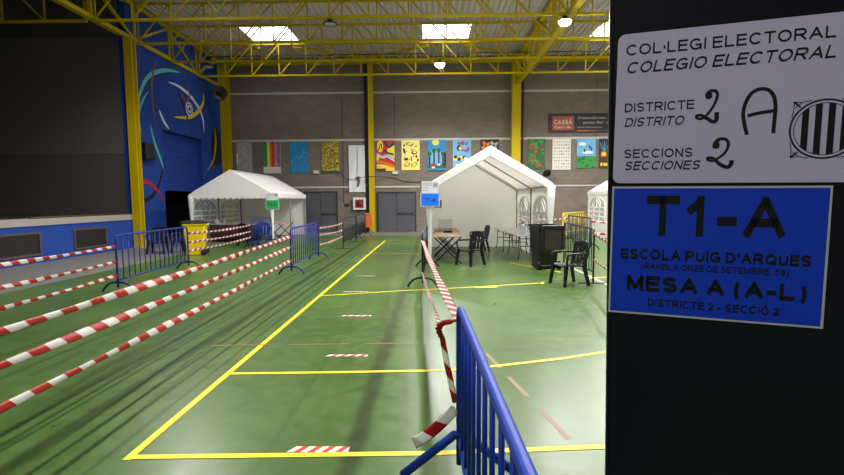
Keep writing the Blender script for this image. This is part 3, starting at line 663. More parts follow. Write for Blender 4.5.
# ------------------------------------------------------------------ party tents
def scallop(a, c, drop, n, fr, mb, m=0):
    k = 6
    for i in range(n):
        for j in range(k):
            t0 = (i+j/k)/n; t1 = (i+(j+1)/k)/n
            d0 = drop*(.6+.4*abs(math.sin(PI*(j/k)))); d1 = drop*(.6+.4*abs(math.sin(PI*((j+1)/k))))
            mb.poly([fr(t0, 0), fr(t1, 0), fr(t1, d1), fr(t0, d0)], m)
def tent(label, x0, y0, w_, l_, eave, ridge, gable, left, right, back, fit=None):
    t = thing('party_tent', label, 'tent', (x0+w_/2, y0+l_/2, 0), 0, 'white party tents'); hw, hl = w_/2, l_/2
    e = .05
    # roof cover: two slopes, slightly sagging between the frames
    r = MB(); ny, ns = 12, 6
    for sd in (-1, 1):
        P = []
        for j in range(ny+1):
            y = -hl-e+(2*hl+2*e)*j/ny; sag = .035*abs(math.sin(2*PI*j/ny))
            for i in range(ns+1):
                q = i/ns; x = sd*(hw+e)*q; zz = ridge-(ridge-eave)*q-sag*math.sin(PI*q)
                if i == ns: zz -= .02
                P.append((x, y, zz))
        r.add(P, [(j*(ns+1)+i, j*(ns+1)+i+1, (j+1)*(ns+1)+i+1, (j+1)*(ns+1)+i) for j in range(ny) for i in range(ns)], 0, True)
    r.build('roof_cover', TENT, t, solid=.008)
    for sd in (-1, 1):
        s = MB(); scallop(0, 1, .2, 24, lambda q, d, sd=sd: V((sd*(hw+e+.006), -hl-e+(2*hl+2*e)*q, eave-.01-d)), s)
        s.build('side_valance', TENT, t, solid=.004)
    if gable:
        gb = MB(); gb.poly([(-hw-e, -hl-e-.01, eave-.02), (hw+e, -hl-e-.01, eave-.02), (0, -hl-e-.01, ridge)]); gb.build('gable', TENT, t, solid=.006)
        s = MB(); scallop(0, 1, .2, 14, lambda q, d: V((-hw-e+(2*hw+2*e)*q, -hl-e-.012, eave-.02-d)), s); s.build('front_valance', TENT, t, solid=.004)
    else:
        gb = MB(); y = -hl-e; k = .27
        for sd in (-1, 1):
            P = [(0, ridge+.02), (sd*(hw-.05), eave+.08), (sd*(hw+.07), eave-.02), (sd*(hw+.09), eave-.25), (sd*(hw-.09), eave-.25), (sd*(hw-.13), eave-.1), (0, ridge-k)]
            gb.prism(P, lambda a, c, d: V((a, d, c)), y-.03, y+.03)
        gb.build('gable_band', TENT, t, bevel=.02)
    # frame
    for sx in (-1, 1):
        for j in range(3):
            y = -hl+hl*j; MB().tube([(sx*hw, y, .0), (sx*hw, y, eave-.05)], .022, 8).build('pole', TENTP, t)
    for j in range(3):
        y = -hl+hl*j; q = MB()
        for sx in (-1, 1): q.tube([(sx*(hw-.03), y, eave-.05), (0, y, ridge-.09)], .02, 8)
        q.build('rafter', TENTP, t)
    q = MB(); q.tube([(0, -hl, ridge-.07), (0, hl, ridge-.07)], .018, 8); q.build('ridge_pole', TENTP, t)
    for sx in (-1, 1):
        q = MB(); q.tube([(sx*(hw-.02), -hl, eave-.06), (sx*(hw-.02), hl, eave-.06)], .018, 8); q.build('eave_pole', TENTP, t)
    # fabric sleeves tied round the front legs
    for sx in (-1, 1):
        q = MB(); q.loft([[(sx*hw+a*k, -hl+c*k, zz) for a, c in ell(0, 0, 1, 1, 10)] for zz, k in ((.0, .04), (.3, .05), (.7, .06), (1.0, .055), (1.4, .085), (1.8, .11), (eave-.06, .12))], 0, True, True); q.build('leg_sleeve', TENT, t)
    def wall(nm, fr, L, win, out):
        # L long wall split in two bays; arched window with lattice in each
        q = MB(); WN = []; Hh = eave-.02
        def F(a, c, d=0): return fr(a, c, d)
        for k in range(2 if win else 1):
            a0 = k*L/2 if win else 0; a1 = a0+L/2 if win else L
            if win:
                panes = MB(); lat = MB(); c0, c1 = a0+L*.035, a1-L*.035; zb, zs = .7, 1.35; rr = (c1-c0)/2; cx = (c0+c1)/2
                arch = [(cx+rr*math.cos(PI*i/12), zs+.5*math.sin(PI*i/12)) for i in range(13)]
                hole = [(c0, zb), (c1, zb)]+arch
                q.holed([(a0, 0), (a1, 0), (a1, Hh), (a0, Hh)], hole, lambda x, zz: F(x, zz), 0)
                panes.poly([F(x, zz, .0) for x, zz in hole])
                def ls(pp, wd=.05):
                    for qd in stroke2(pp, wd): lat.poly([F(x, zz, out*.006) for x, zz in qd])
                for i in range(4): x = c0+(c1-c0)*i/3; ls([(x, zb), (x, zs)])
                for i in range(4): zz = zb+(zs-zb)*i/3; ls([(c0, zz), (c1, zz)])
                ls(arch)
                ls([(cx-rr*.45, zs), (cx-rr*.5, zs+.2), (cx-rr*.1, zs+.48)], .03); ls([(cx+rr*.45, zs), (cx+rr*.5, zs+.2), (cx+rr*.1, zs+.48)], .03)
                ls([(cx, zs), (cx, zs+.5)], .025); ls([(cx-rr*.45, zs), (cx, zs+.32), (cx+rr*.45, zs)], .025)
            else:
                nx_, nz_ = 14, 8
                P = [F(L*i/nx_, Hh*j/nz_, .03*math.sin(i*1.1+j*.6)*math.sin(PI*j/nz_)) for j in range(nz_+1) for i in range(nx_+1)]
                q.add(P, [(j*(nx_+1)+i, j*(nx_+1)+i+1, (j+1)*(nx_+1)+i+1, (j+1)*(nx_+1)+i) for j in range(nz_) for i in range(nx_)], 0, True)
            if win: WN.append((panes, lat))
        o = q.build(nm, TENT, t)
        for pn, la in WN: la.build('window_lattice', LATT, pn.build('clear_window', PVC, o)) if False else (pn.build('clear_window', PVC, o), la.build('window_lattice', LATT, o, solid=.03))
    if left: wall('side_wall', lambda a, c, d=0: V((-hw-.03+d, -hl+a, c+.01)), l_, left == 2, -1)
    if right: wall('side_wall', lambda a, c, d=0: V((hw+.03-d, -hl+a, c+.01)), l_, right == 2, -1)
    if back:
        wall('back_wall', lambda a, c, d=0: V((-hw-.03+a*(w_+.06)/w_, hl+.03-d, c+.01)), w_, False, 1)
        MB().poly([(-hw, hl+.03, eave-.02), (hw, hl+.03, eave-.02), (0, hl+.03, ridge-.01)]).build('back_gable', TENT, t)
    return t
tent('white party tent with scalloped front gable, on the left', -9.75, 19.0, 3.3, 5.0, 2.05, 3.02, True, 2, 0, 1)
tent('white open-fronted party tent in the middle with tables inside', -.04, 12.5, 3.2, 4.9, 2.15, 3.14, False, 1, 2, 1)
tent('white party tent on the right with latticed window wall, half hidden by the dark panel', 7.8, 18.5, 3.25, 4.95, 2.12, 3.08, True, 2, 1, 1)

# ------------------------------------------------------------------ crowd barriers
def barrier(label, p0, p1, m, foot='arch', nb=16, h=1.1, group='crowd control barriers', r=.02, rb=.0105, zb=.24):
    p0 = V((p0[0], p0[1], 0)); p1 = V((p1[0], p1[1], 0)); L = (p1-p0).length
    t = thing('crowd_barrier', label, 'barrier', p0, math.atan2(p1.y-p0.y, p1.x-p0.x), group)
    rc = .1; pts = [(0, 0, .1), (0, 0, .5)]
    for i in range(7): a = PI-PI/2*i/6; pts.append((rc+rc*math.cos(a), 0, h-rc+rc*math.sin(a)))
    for i in range(7): a = PI/2-PI/2*i/6; pts.append((L-rc+rc*math.cos(a), 0, h-rc+rc*math.sin(a)))
    pts += [(L, 0, .5), (L, 0, .1)]
    MB().tube(pts, r, 10).build('frame', m, t)
    MB().tube([(r, 0, zb), (L-r, 0, zb)], r*.85, 8).build('lower_rail', m, t)
    for i in range(nb):
        x = L*(i+1)/(nb+1); MB().tube([(x, 0, zb+.01), (x, 0, h-r*.6)], rb, 8).build('bar', m, t)
    for x in (0, L):
        f = MB()
        if foot == 'arch': f.tube(smooth_path([(x, -.30, .02), (x, -.24, .11), (x, -.12, .19), (x, .12, .19), (x, .24, .11), (x, .30, .02)], 4), r*1.05, 8)
        elif foot == 'slant': f.tube([(x, -.36, .03), (x, -.03, .29), (x, .03, .29), (x, .36, .03)], r*1.3, 10)
        else: f.bb(x-.03, x+.03, -.3, .3, 0, .02); f.tube([(x, 0, .02), (x, 0, .12)], r, 8)
        f.build('foot', m, t)
    return t
barrier('blue crowd barrier at the left, nearest the blue stage front', (-6.07, 8.9), (-6.27, 11.95), DBLUB, nb=14)
barrier('blue crowd barrier left of the yellow side line, in the middle distance', (-3.31, 10.98), (-3.35, 13.87), DBLUB, nb=14)
barrier('dark grey crowd barrier with flat feet, first of the far row by the hose cabinet', (-3.18, 16.88), (-3.17, 19.7), GRYB, 'flat')
barrier('dark grey crowd barrier with arched feet, last of the far row by the orange box', (-3.17, 19.98), (-3.2, 22.9), GRYB)
barrier('blue crowd barrier in front of the left tent opening', (-6.56, 17.02), (-6.47, 18.9), DBLUB, nb=12)
barrier('dark blue crowd barrier seen end-on below the T1-A sign', (-.17, 9.3), (-.1, 12.15), NAVYB)
barrier('large blue crowd barrier in the foreground beside the dark panel', (.172, 2.83), (.25, .35), BLUB, 'slant', 13, r=.0215, rb=.0105, zb=.27)
barrier('dark barrier with flat feet behind the black chair on the right', (3.36, 9.72), (3.45, 12.2), NAVYB, 'flat', 15, h=1.14)
barrier('dark blue crowd barrier behind, towards the right tent', (5.465, 16.15), (5.47, 18.86), NAVYB)
barrier('yellow crowd barrier beyond the middle tent, by the back wall', (5.95, 21.3), (7.9, 23.9), YELB, nb=12, r=.03, rb=.016)
barrier('blue crowd barrier holding the near ends of the left front tapes', (-2.78, .85), (-2.72, -1.9), DBLUB, nb=14)
barrier('blue crowd barrier holding the near ends of the stage-side tapes', (-5.42, 4.3), (-5.3, 1.5), DBLUB, nb=14)
barrier('dark barrier with flat feet behind the dark panel', (2.72, 6.1), (2.62, 3.3), NAVYB, 'flat', 15)
barrier('dark blue crowd barrier beside the right tent', (7.05, 15.0), (9.85, 14.7), NAVYB)

# ------------------------------------------------------------------ red and white tapes
def tape(label, pts, a=.04, bthick=.012, stripe=.165, skew=.03, sag=.02, tw=0, amp=.25, seed=0, group='red and white barrier tapes', phase=0, name='barrier_tape'):
    pts = [V(p) for p in pts]; rr = random.Random(seed); segs = []
    for i in range(len(pts)-1): segs.append((pts[i], pts[i+1], (pts[i+1]-pts[i]).length))
    L = sum(s_[2] for s_ in segs)
    def pos(s_):
        s_ = min(max(s_, 0), L)
        for p, q, l in segs:
            if s_ <= l+1e-9: u = s_/l; return p.lerp(q, u)-V((0, 0, sag*4*u*(1-u)))
            s_ -= l
        return pts[-1]
    n = max(2, int(round(L/stripe)))*2; K = 8; rings = []; o = MB()
    ph = rr.uniform(0, 6)
    for i in range(n+1):
        s_ = L*i/n; T = (pos(s_+.02)-pos(s_-.02)).normalized(); N_ = T.cross(V((0, 0, 1))); N_ = N_.normalized() if N_.length > .05 else V((1, 0, 0)); U = N_.cross(T)
        th = (tw if not isinstance(tw, tuple) else (tw[0] if s_ < segs[0][2] else tw[1]))+amp*math.sin(s_*1.3+ph)+amp*.5*math.sin(s_*3.1+ph*2); A = U*math.cos(th)+N_*math.sin(th); B = -U*math.sin(th)+N_*math.cos(th)
        aa = a*(1+.18*math.sin(s_*2.2+ph)); ring = []
        for k in range(K):
            f = 2*PI*k/K; base = pos(s_+(skew*math.cos(f) if 0 < i < n else 0)); ring.append(base+A*aa*math.cos(f)+B*bthick*math.sin(f))
        rings.append(ring)
    off = len(o.v); o.v += [p for r_ in rings for p in r_]
    for i in range(n):
        for k in range(K):
            o.f.append([off+i*K+k, off+i*K+(k+1) % K, off+(i+1)*K+(k+1) % K, off+(i+1)*K+k]); o.m.append(((i//2)+phase) % 2); o.s.append(True)
    for e, rev in ((0, True), (n, False)):
        f = [off+e*K+k for k in range(K)]; o.f.append(f[::-1] if rev else f); o.m.append(0); o.s.append(False)
    return tag(o.build(name, [RED, WHT]), label, 'tape', group)
for k, (za, zb_, nm) in enumerate(((.915, .90, 'topmost'), (.66, .66, 'middle'), (.35, .36, 'lowest'))):
    tape(nm+' of the three thick red and white tapes across the left foreground', [(-3.305, 10.95, za), (-2.79, .88, zb_+.02*k)], .035, .012, .17, .032, .03, .1, .3, k+1)
    tape(nm+' of three red and white tapes along the stage at far left', [(-6.06, 8.87, (.9, .605, .34)[k]), (-5.43, 4.33, (1.0, .70, .42)[k])], .028, .01, .16, .03, .03, .1, .3, 11+k)
    tape(nm+' of three red and white tapes from yellow bin to left tent barrier', [(-6.27, 11.98, (.93, .70, .48)[k]), (-6.56, 16.99, (.88, .65, .44)[k])], .03, .01, .15, .03, .04, .1, .3, 21+k)
    tape(nm+' of three red and white tapes from blue barrier to dark grey barrier', [(-3.35, 13.9, (.93, .73, .43)[k]), (-3.18, 16.85, (.94, .68, .45)[k])], .032, .01, .14, .03, .03, .1, .3, 31+k)
tape('broad flat red and white tape stretched from the T1-A barrier to the foreground barrier', [(-.165, 9.27, .95), (.172, 2.86, 1.0)], .044, .003, .1, .05, .05, PI/2.6, .08, 41, 'tapes in the centre aisle')
tape('narrow crumpled red and white tape rising from the floor end to the knot', [(-.175, 9.27, .31), (.055, 2.88, .97), (.15, 2.84, .49)], .024, .004, .09, .025, .03, (1.2, .2), .3, 42, 'tapes in the centre aisle')
tape('torn loose end of red and white tape dangling beside the foreground barrier', [(.146, 2.82, .46), (-.11, 2.74, .28)], .03, .002, .105, .02, .02, .25, .2, 43, 'tapes in the centre aisle', 1)
b = MB(); b.tube(smooth_path([(.17, 2.86, 1.01), (.12, 2.86, 1.0), (.07, 2.87, .985), (.045, 2.88, .95), (.06, 2.87, .9)], 5), [.01]*5+[.018]*8+[.024, .012, .026, .014, .022, .014, .02, .012], 8)
tag(b.build('tape_knot', RED), 'crumpled red tape knot tied to the top of the foreground barrier', 'knot')
tape('upper red and white tape running right from the dark flat-footed barrier', [(3.345, 9.69, 1.05), (2.73, 6.13, 1.0)], .04, .012, .15, .03, .04, .1, .4, 51)
tape('lower red and white tape running right from the dark flat-footed barrier', [(3.345, 9.69, .5), (2.73, 6.13, .62)], .035, .012, .15, .03, .04, .1, .4, 52)
tape('red and white tape from the rear dark blue barrier towards the right tent', [(5.48, 16.12, .98), (7.03, 15.0, .95)], .035, .012, .15, .03, .03, .1, .3, 53)
tape('lower red and white tape from the rear dark blue barrier towards the right tent', [(5.48, 16.12, .6), (7.03, 15.0, .55)], .035, .012, .15, .03, .03, .1, .3, 55)
tape('short red and white tape between the middle tent and the rear dark blue barrier', [(3.22, 17.0, 1.0), (5.45, 18.84, .98)], .035, .012, .15, .03, .03, .1, .3, 54)
# queue marks taped on the floor
def floor_tape(label, x, y, wd=.45, d=.065, worn=False, rz=0):
    o = MB(); n = 9; sl = .05
    for i in range(n):
        a0 = -wd/2+wd*i/n; a1 = -wd/2+wd*(i+1)/n
        q = [(max(-wd/2, a0), -d/2), (max(-wd/2, a1), -d/2), (min(wd/2, a1+sl), d/2), (min(wd/2, a0+sl), d/2)]
        o.prism(q, lambda a, c, k: V((a, c, k)), .0, .002, 1 if (i % 2 == 0) else 0)
    o = o.build('floor_marking_tape', [mat('worn_red', 'b5745e', .5), mat('worn_white', 'c4c6bc', .5)] if worn else [mat('floor_tape_red', 'd23a28', .4), mat('floor_tape_white', 'e4e2de', .4)], loc=(x, y, .0045))
    o.rotation_euler.z = rz
    return tag(o, label, 'floor marking', 'queue marks on the floor')
floor_tape('red and white floor tape nearest the camera, beside the front yellow line', -.80, 3.165, .43, .075)
floor_tape('red and white floor tape second from the camera', -.96, 5.17, .48, .065)
floor_tape('red and white floor tape third from the camera', -1.145, 7.0, .46, .07)
floor_tape('worn whitish floor tape fourth from the camera', -1.46, 8.87, .5, .06, True)
floor_tape('worn whitish floor tape farthest from the camera', -1.53, 10.75, .45, .06, True)

# ------------------------------------------------------------------ wheelie bins
def rr_ring(wx, wy, zz, cy=0, rc=.05):
    out = []
    for cx, cyy, a0 in ((wx/2-rc, wy/2-rc, 0), (-wx/2+rc, wy/2-rc, PI/2), (-wx/2+rc, -wy/2+rc, PI), (wx/2-rc, -wy/2+rc, 1.5*PI)):
        for i in range(4): a = a0+PI/2*i/3; out.append((cx+rc*math.cos(a), cyy+rc*math.sin(a)+cy, zz))
    return out
def bin_(label, loc, rz, mb_, ml, openlid):
    t = thing('wheelie_bin', label, 'bin', loc, rz, None)
    o = MB(); o.loft([rr_ring(.46, .5, .02, -.02), rr_ring(.48, .54, .3, 0), rr_ring(.56, .68, .98, .0), rr_ring(.6, .74, .985, .0), rr_ring(.6, .74, 1.03, .0), rr_ring(.54, .66, 1.03, 0), rr_ring(.44, .5, .3, 0)], 0, True)
    o.build('body', mb_, t)
    if openlid:
        o = MB(); R2 = Matrix.Rotation(R(-8), 3, 'X')
        P = lambda a, c, k: V((a, .44+k-(1.02-c)*.03, c))
        o.prism([(-.27+.0, 1.03), (.27, 1.03), (.29, .95), (.29, .48), (.22, .4), (-.22, .4), (-.29, .48), (-.29, .95)], P, 0, .05)
        o.build('lid', ml, t, bevel=.02)
        o = MB(); o.prism([(-.19, .92), (.19, .92), (.2, .86), (.2, .53), (.16, .48), (-.16, .48), (-.2, .53), (-.2, .86)], P, .051, .065); o.build('lid_panel', mat('dark_scuffed_lid', '3a3133', .45, var=.25, scale=20), t)
    else:
        o = MB(); o.loft([rr_ring(.62, .82, 1.035, -.02), rr_ring(.62, .82, 1.07, -.02), rr_ring(.5, .66, 1.12, -.02), rr_ring(.3, .4, 1.135, -.02)], 0, True); o.build('lid', ml, t)
    MB().tube([(-.27, .40, 1.0), (.27, .40, 1.0)], .02, 8).build('handle', mb_, t)
    for sx in (-1, 1):
        q = MB(); q.lathe([(.05, -.03), (.1, -.03), (.1, .03), (.05, .03)], c=(sx*.26, .27, .1), M3=Matrix.Rotation(PI/2, 3, 'Y')); q.build('wheel', BLKM, t)
    MB().tube([(-.25, .27, .1), (.25, .27, .1)], .012, 6).build('axle', STEEL, t)
    return t
bin_('yellow wheeled bin with black lid behind the left blue barrier', (-7.75, 15.3, 0), R(-72), mat('bin_yellow', 'e3c40c', .4), BLK, False)
bin_('black wheeled bin with its lid hanging open, in front of the middle tent', (2.88, 11.95, 0), R(190), mat('bin_black', '1a181a', .45), mat('bin_lid_black', '211f21', .4), True).scale = (1.02, 1.05, 1.08)

# ------------------------------------------------------------------ chairs
def chair_proto(label, loc, rz, m, group):
    t = thing('plastic_armchair', label, 'chair', loc, rz, group)           # faces local -Y
    o = MB(); nx, ny = 6, 6; P = []; Q = []
    for j in range(ny+1):
        for i in range(nx+1):
            x = -.23+.46*i/nx; y = -.24+.46*j/ny; zz = .44-.02*math.cos(PI*(i/nx-.5))-.03*(j/ny)+.015*(j == 0)*-1
            P.append((x, y, zz)); Q.append((x, y, zz-.025))
    n = (nx+1)*(ny+1); fs = []
    for j in range(ny):
        for i in range(nx):
            a = j*(nx+1)+i; fs += [(a, a+1, a+nx+2, a+nx+1), (n+a+nx+1, n+a+nx+2, n+a+1, n+a)]
    ed = [i for i in range(nx+1)]+[j*(nx+1)+nx for j in range(1, ny+1)]+[ny*(nx+1)+i for i in range(nx-1, -1, -1)]+[j*(nx+1) for j in range(ny-1, 0, -1)]
    for i in range(len(ed)): a, c = ed[i], ed[(i+1) % len(ed)]; fs.append((a, n+a, n+c, c))
    o.add(P+Q, fs, 0, False); o.build('seat', m, t)
    o = MB(); lean = lambda zz: .22+(zz-.42)*.22
    for k in range(4):
        x = -.165+.11*k; o.bar((x, lean(.42), .42), (x*1.05, lean(.8), .8), .075, .018, up=(0, 1, 0))
    o.tube(smooth_path([(-.22, lean(.42), .42), (-.235, lean(.65), .65), (-.21, lean(.83), .83), (0, lean(.88)+.01, .885), (.21, lean(.83), .83), (.235, lean(.65), .65), (.22, lean(.42), .42)], 4), .022, 8)
    o.bar((-.21, lean(.81), .81), (.21, lean(.81), .81), .03, .13, up=(0, 0, 1)); o.build('backrest', m, t)
    for sx in (-1, 1):
        MB().bar((sx*.225, -.21, .43), (sx*.265, -.27, 0), .075, .06, w2=.05, h2=.045, up=(0, 1, 0)).build('leg', m, t)
        MB().bar((sx*.215, .2, .42), (sx*.25, .30, 0), .075, .06, w2=.05, h2=.045, up=(0, 1, 0)).build('leg', m, t)
        q = MB(); q.tube(smooth_path([(sx*.235, -.2, .42), (sx*.275, -.23, .55), (sx*.285, -.2, .645), (sx*.28, -.05, .66), (sx*.265, .15, .655), (sx*.235, lean(.66), .66)], 4), .021, 8); q.build('armrest', m, t)
    return t
ch = chair_proto('black plastic armchair facing left in front of the black bin', (2.82, 9.6, 0), R(-72), BLK, 'black plastic armchairs')
dup(ch, (1.05, 12.55, 0), R(-48), 'black plastic armchair at the near end of the wooden table in the middle tent')
dup(ch, (1.6, 15.75, 0), R(-80), 'black plastic armchair farther back in the middle tent')
dup(ch, (-9.3, 15.75, 0), R(15), 'black plastic chair by the blue wall behind the left barrier, left one of two')
dup(ch, (-8.55, 16.0, 0), R(-10), 'black plastic chair by the blue wall behind the left barrier, right one of two')
dup(ch, (-7.15, 18.2, 0), R(160), 'black plastic chair behind the barrier in front of the left tent')
chair_proto('blue plastic armchair at the opening of the left tent', (-6.95, 19.3, 0), R(200), mat('blue_plastic', '1c3f9c', .4), None)

# ------------------------------------------------------------------ tables
def trestle(label, loc, rz, L=1.8, W=.8, group='wooden folding tables'):
    t = thing('folding_table', label, 'table', loc, rz, group)
    MB().bb(-W/2, W/2, 0, L, .73, .765).build('tabletop', WOOD, t, bevel=.006)
    for y in (.12, L-.18):
        s_ = 1
        MB().bar((-s_*W*.46, y, .72), (s_*W*.46, y, .0), .035, .035).build('leg', BLKM, t)
        MB().bar((s_*W*.46, y+.06, .72), (-s_*W*.46, y+.06, .0), .035, .035).build('leg', BLKM, t)
    return t
tw_ = trestle('brown wooden folding table with crossed black legs near the front of the middle tent', (.46, 12.75, 0), 0)
dup(tw_, (.5, 14.75, 0), 0, 'brown wooden folding table behind the front one in the middle tent')
dup(tw_, (-6.95, 20.6, 0), 0, 'brown wooden folding table with crossed legs at the side of the left tent')
def ftable(label, loc, rz, L=1.83, W=.74):
    t = thing('folding_table', label, 'table', loc, rz, 'cream folding tables')
    MB().bb(0, W, 0, L, .70, .74).build('tabletop', TABW, t, bevel=.012)
    for y in (.22, L-.22):
        s_ = 1 if y < .5 else -1
        o = MB()
        for x in (.1, W-.1): o.tube(smooth_path([(x, y, .70), (x, y, .42), (x, y-s_*.06, .2), (x-.04 if x < .3 else x+.04, y-s_*.08, .015)], 4), .014, 8)
        o.tube([(.1, y, .4), (W-.1, y, .4)], .012, 8); o.tube([(.1, y, .62), (W-.1, y, .62)], .012, 8)
        o.build('leg_frame', BLKM, t)
        MB().tube([(W/2, y, .4), (W/2, y+s_*.4, .69)], .011, 8).build('brace', BLKM, t)
    return t
ft = ftable('cream folding table carrying the water jug in the middle tent', (2.42, 13.25, 0), R(1.5))
dup(ft, (2.28, 15.2, 0), 0, 'cream folding table at the back of the middle tent')
t = thing('cloth_covered_table', 'long table with dark cloth inside the left tent', 'table', (-8.55, 20.4, 0))
MB().bb(-.95, .95, -.36, .36, .72, .75).build('tabletop', TABW, t)
o = MB(); K = 60; ring = [(-.96+1.92*i/20, -.37) for i in range(20)]+[(.96, -.37+.74*i/10) for i in range(10)]+[(.96-1.92*i/20, .37) for i in range(20)]+[(-.96, .37-.74*i/10) for i in range(10)]
o.loft([[(x*(1+.0*k), y*(1+.0*k), zz) for x, y in ring] for zz, k in ((.745, 0),)]+[[(x+.012*math.sin(i*2.1), y+.012*math.cos(i*1.7), zz) for i, (x, y) in enumerate(ring)] for zz in (.4, .05)], 0, False, True)
o.build('table_skirt', mat('dark_table_cloth', '241e22', .85), t, solid=.004)
def dispenser(label, loc, hh, m, cm, group=None, nm='pump_bottle', r=.06):
    t = thing(nm, label, 'bottle', loc, 0, group)
    MB().lathe([(r*.9, 0), (r, .01), (r, hh*.55), (r*.8, hh*.68), (r*.35, hh*.78), (r*.35, hh*.84)], n=16).build('body', m, t)
    MB().lathe([(r*.4, hh*.84), (r*.4, hh*.92), (r*.15, hh*.93), (r*.15, hh)], n=12).build('cap', cm, t); return t
JUG = mat('translucent_jug', 'd4dbe2', .25)
t = thing('water_jug', 'clear water jug with blue cap on the cream table', 'bottle', (2.72, 13.95, .742))
MB().lathe([(.075, 0), (.085, .01), (.085, .1), (.078, .12), (.085, .14), (.085, .21), (.06, .27), (.03, .29), (.03, .305)], n=18).build('body', JUG, t)
MB().lathe([(.034, .30), (.034, .35), (.02, .355)], n=14).build('cap', mat('jug_blue', '2a58b0', .4), t)
MB().tube(smooth_path([(.03, .0, .30), (.085, 0, .31), (.095, 0, .25), (.083, 0, .2)], 4), .01, 6).build('handle', JUG, t)
CARD = mat('white_plastic', 'd2d4d6', .4)
dispenser('white pump bottle on the dark table in the left tent, left one', (-9.32, 20.3, .752), .3, CARD, CARD, 'white bottles in the left tent', r=.1)
dispenser('white pump bottle on the dark table in the left tent, right one', (-9.02, 20.35, .752), .27, CARD, CARD, 'white bottles in the left tent', r=.06)
for lab, x, y, rz, cm, wd in (('white paper sheet near the front of the wooden table', .58, 13.0, .1, PAPER, .35), ('white paper sheet in the middle of the wooden table', .45, 13.6, -.2, PAPER, .3), ('yellow notepad on the wooden table', .25, 13.4, .3, mat('yellow_pad', 'e0c53a', .6), .16)):
    o = MB(); o.bb(-wd/2, wd/2, -.1, .1, 0, .004); o = o.build('paper_sheet', cm, loc=(x, y, .7655)); o.rotation_euler.z = rz; tag(o, lab, 'paper', 'papers on the wooden table')
t = thing('desk_screen', 'clear protective screen with thin frame on the rear wooden table', 'screen', (.45, 14.85, .766))
o = MB(); o.tube([(-.22, 0, .01), (-.22, 0, .36), (.22, 0, .36), (.22, 0, .01)], .008, 6, closed=True); o.build('frame', TENTP, t)
MB().bb(-.21, .21, -.003, .003, .02, .35).build('pane', glass('clear_acrylic', (.8, .8, .8), .05), t)
o = MB(); o.bb(-.13, .13, -.09, .09, 0, .03); o.bb(-.1, .12, -.05, .06, .03, .055); tag(o.build('folder', BLK, loc=(.52, 14.3, .7655) if False else (.5, 14.15, .7655)), 'small black folder on the front wooden table', 'folder')

# ------------------------------------------------------------------ signs on the tents
def tent_sign(label, x, y, zt, w_, h1, h2, paper, txt, inkc):
    t = thing('paper_sign', label, 'sign', (x, y, zt))
    MB().bb(-w_/2+.01, w_/2-.01, -.008, 0, -h1, 0).build('upper_sheet', PAPER, t)
    o = MB(); o.bb(-w_/2-.02, w_/2+.02, -.012, -.004, -h1-h2, -h1+.01, 0); o.build('sheet_border', PAPER, t)
    o = MB(); o.bb(-w_/2, w_/2, -.016, -.0125, -h1-h2+.02, -h1, 0); o.build('lower_sheet', paper, t)
    o = MB(); put_caps(o, txt, lambda a, c: V((a, -.0165, c)), -w_*.3, w_*.3, -h1-h2*.66, -h1-h2*.36, .2); o.build('large_lettering', inkc, t)
    fr = lambda a, c: V((a, -.0085, c))
    for tx, u1, wa, wb in (('COL·LEGI ELECTORAL', .12, .22, .14), ('COLEGIO ELECTORAL', .12, .36, .28), ('DISTRICTE 2 A', -.05, .58, .5), ('SECCIONS 2', -.1, .8, .72)):
        o = MB(); put_caps(o, tx, fr, -w_*.42, w_*u1, -h1*wa, -h1*wb, .17); o.build('text_line', INK, t)
    o = MB()
    for i in range(4): o.poly([fr(w_*(.2+.06*i), -h1*.5), fr(w_*(.235+.06*i), -h1*.5), fr(w_*(.235+.06*i), -h1*.15), fr(w_*(.2+.06*i), -h1*.15)])
    o.build('crest', INK, t)
tent_sign('blue T1-A sign with white sheet above, on the middle tent post', -.02, 12.37, 2.24, .46, .32, .34, mat('lit_blue_paper', '0a78ff', .6, var=.02), 'T1-A', INK)  # lit copy of the board notice's blue, brightness put into the colour
tent_sign('green sign with white sheet above, on the left tent post', -6.38, 18.88, 2.08, .5, .3, .37, GRNPAPER, 'T1-A', mat('dark_green_ink', '0c3a22', .6))
tag(MB().bb(.12, .4, 17.3, 17.308, 1.46, 1.74).build('notice_sheet', mat('beige_notice', 'a59c8c', .7)), 'plain beige notice sheet on the inside of the middle tent back wall', 'notice')

# ------------------------------------------------------------------ the dark panel in front with its two posters
pt = thing('notice_board', 'tall glossy black panel filling the right foreground with posters on it', 'panel', (.418, 1.1, 0), R(-19.1))
# local: x along the panel (right, towards the camera), y away behind it, z up (pitch of text plane at y=0)
BE = lambda a, c, k: V((a-.014*(c-1.661), k, c))
MB().prism([(.0, 0), (.95, 0), (.95, 2.55), (.0, 2.55)], BE, 0, .05).build('board', PANEL, pt, bevel=.003)
MB().prism([(-.006, 0), (.0, 0), (.0, 2.55), (-.006, 2.55)], BE, -.002, .052).build('edge_strip', mat('dark_edge_strip', '17181d', .3), pt)
Z0 = 1.661
ROT = Matrix.Rotation(R(-19.1), 3, 'Z')
def sign_root(name, label, cat): return thing(name, label, cat, V((.418, 1.1, 0))+ROT @ V((0, -.0005, 0)), R(-19.1))
def LZ(u, w_, k=0): return V((u+.0131*w_, -.002-k, Z0+w_-.0131*u))
sg = sign_root('election_notice', 'white rounded election notice at the top of the black panel', 'notice')
o = MB(); rc = .016; x0, x1, z0, z1 = .0, .475, .1245, .4545
pts = []
for cx, cz, a0 in ((x1-rc, z1-rc, 0), (x0+rc, z1-rc, PI/2), (x0+rc, z0+rc, PI), (x1-rc, z0+rc, 1.5*PI)):
    for i in range(6): a = a0+PI/2*i/5; pts.append((cx+rc*math.cos(a), cz+rc*math.sin(a)))
o.prism(pts, lambda a, c, k: LZ(a, c, k), 0, .0015); o.build('sheet', CARDP, sg)
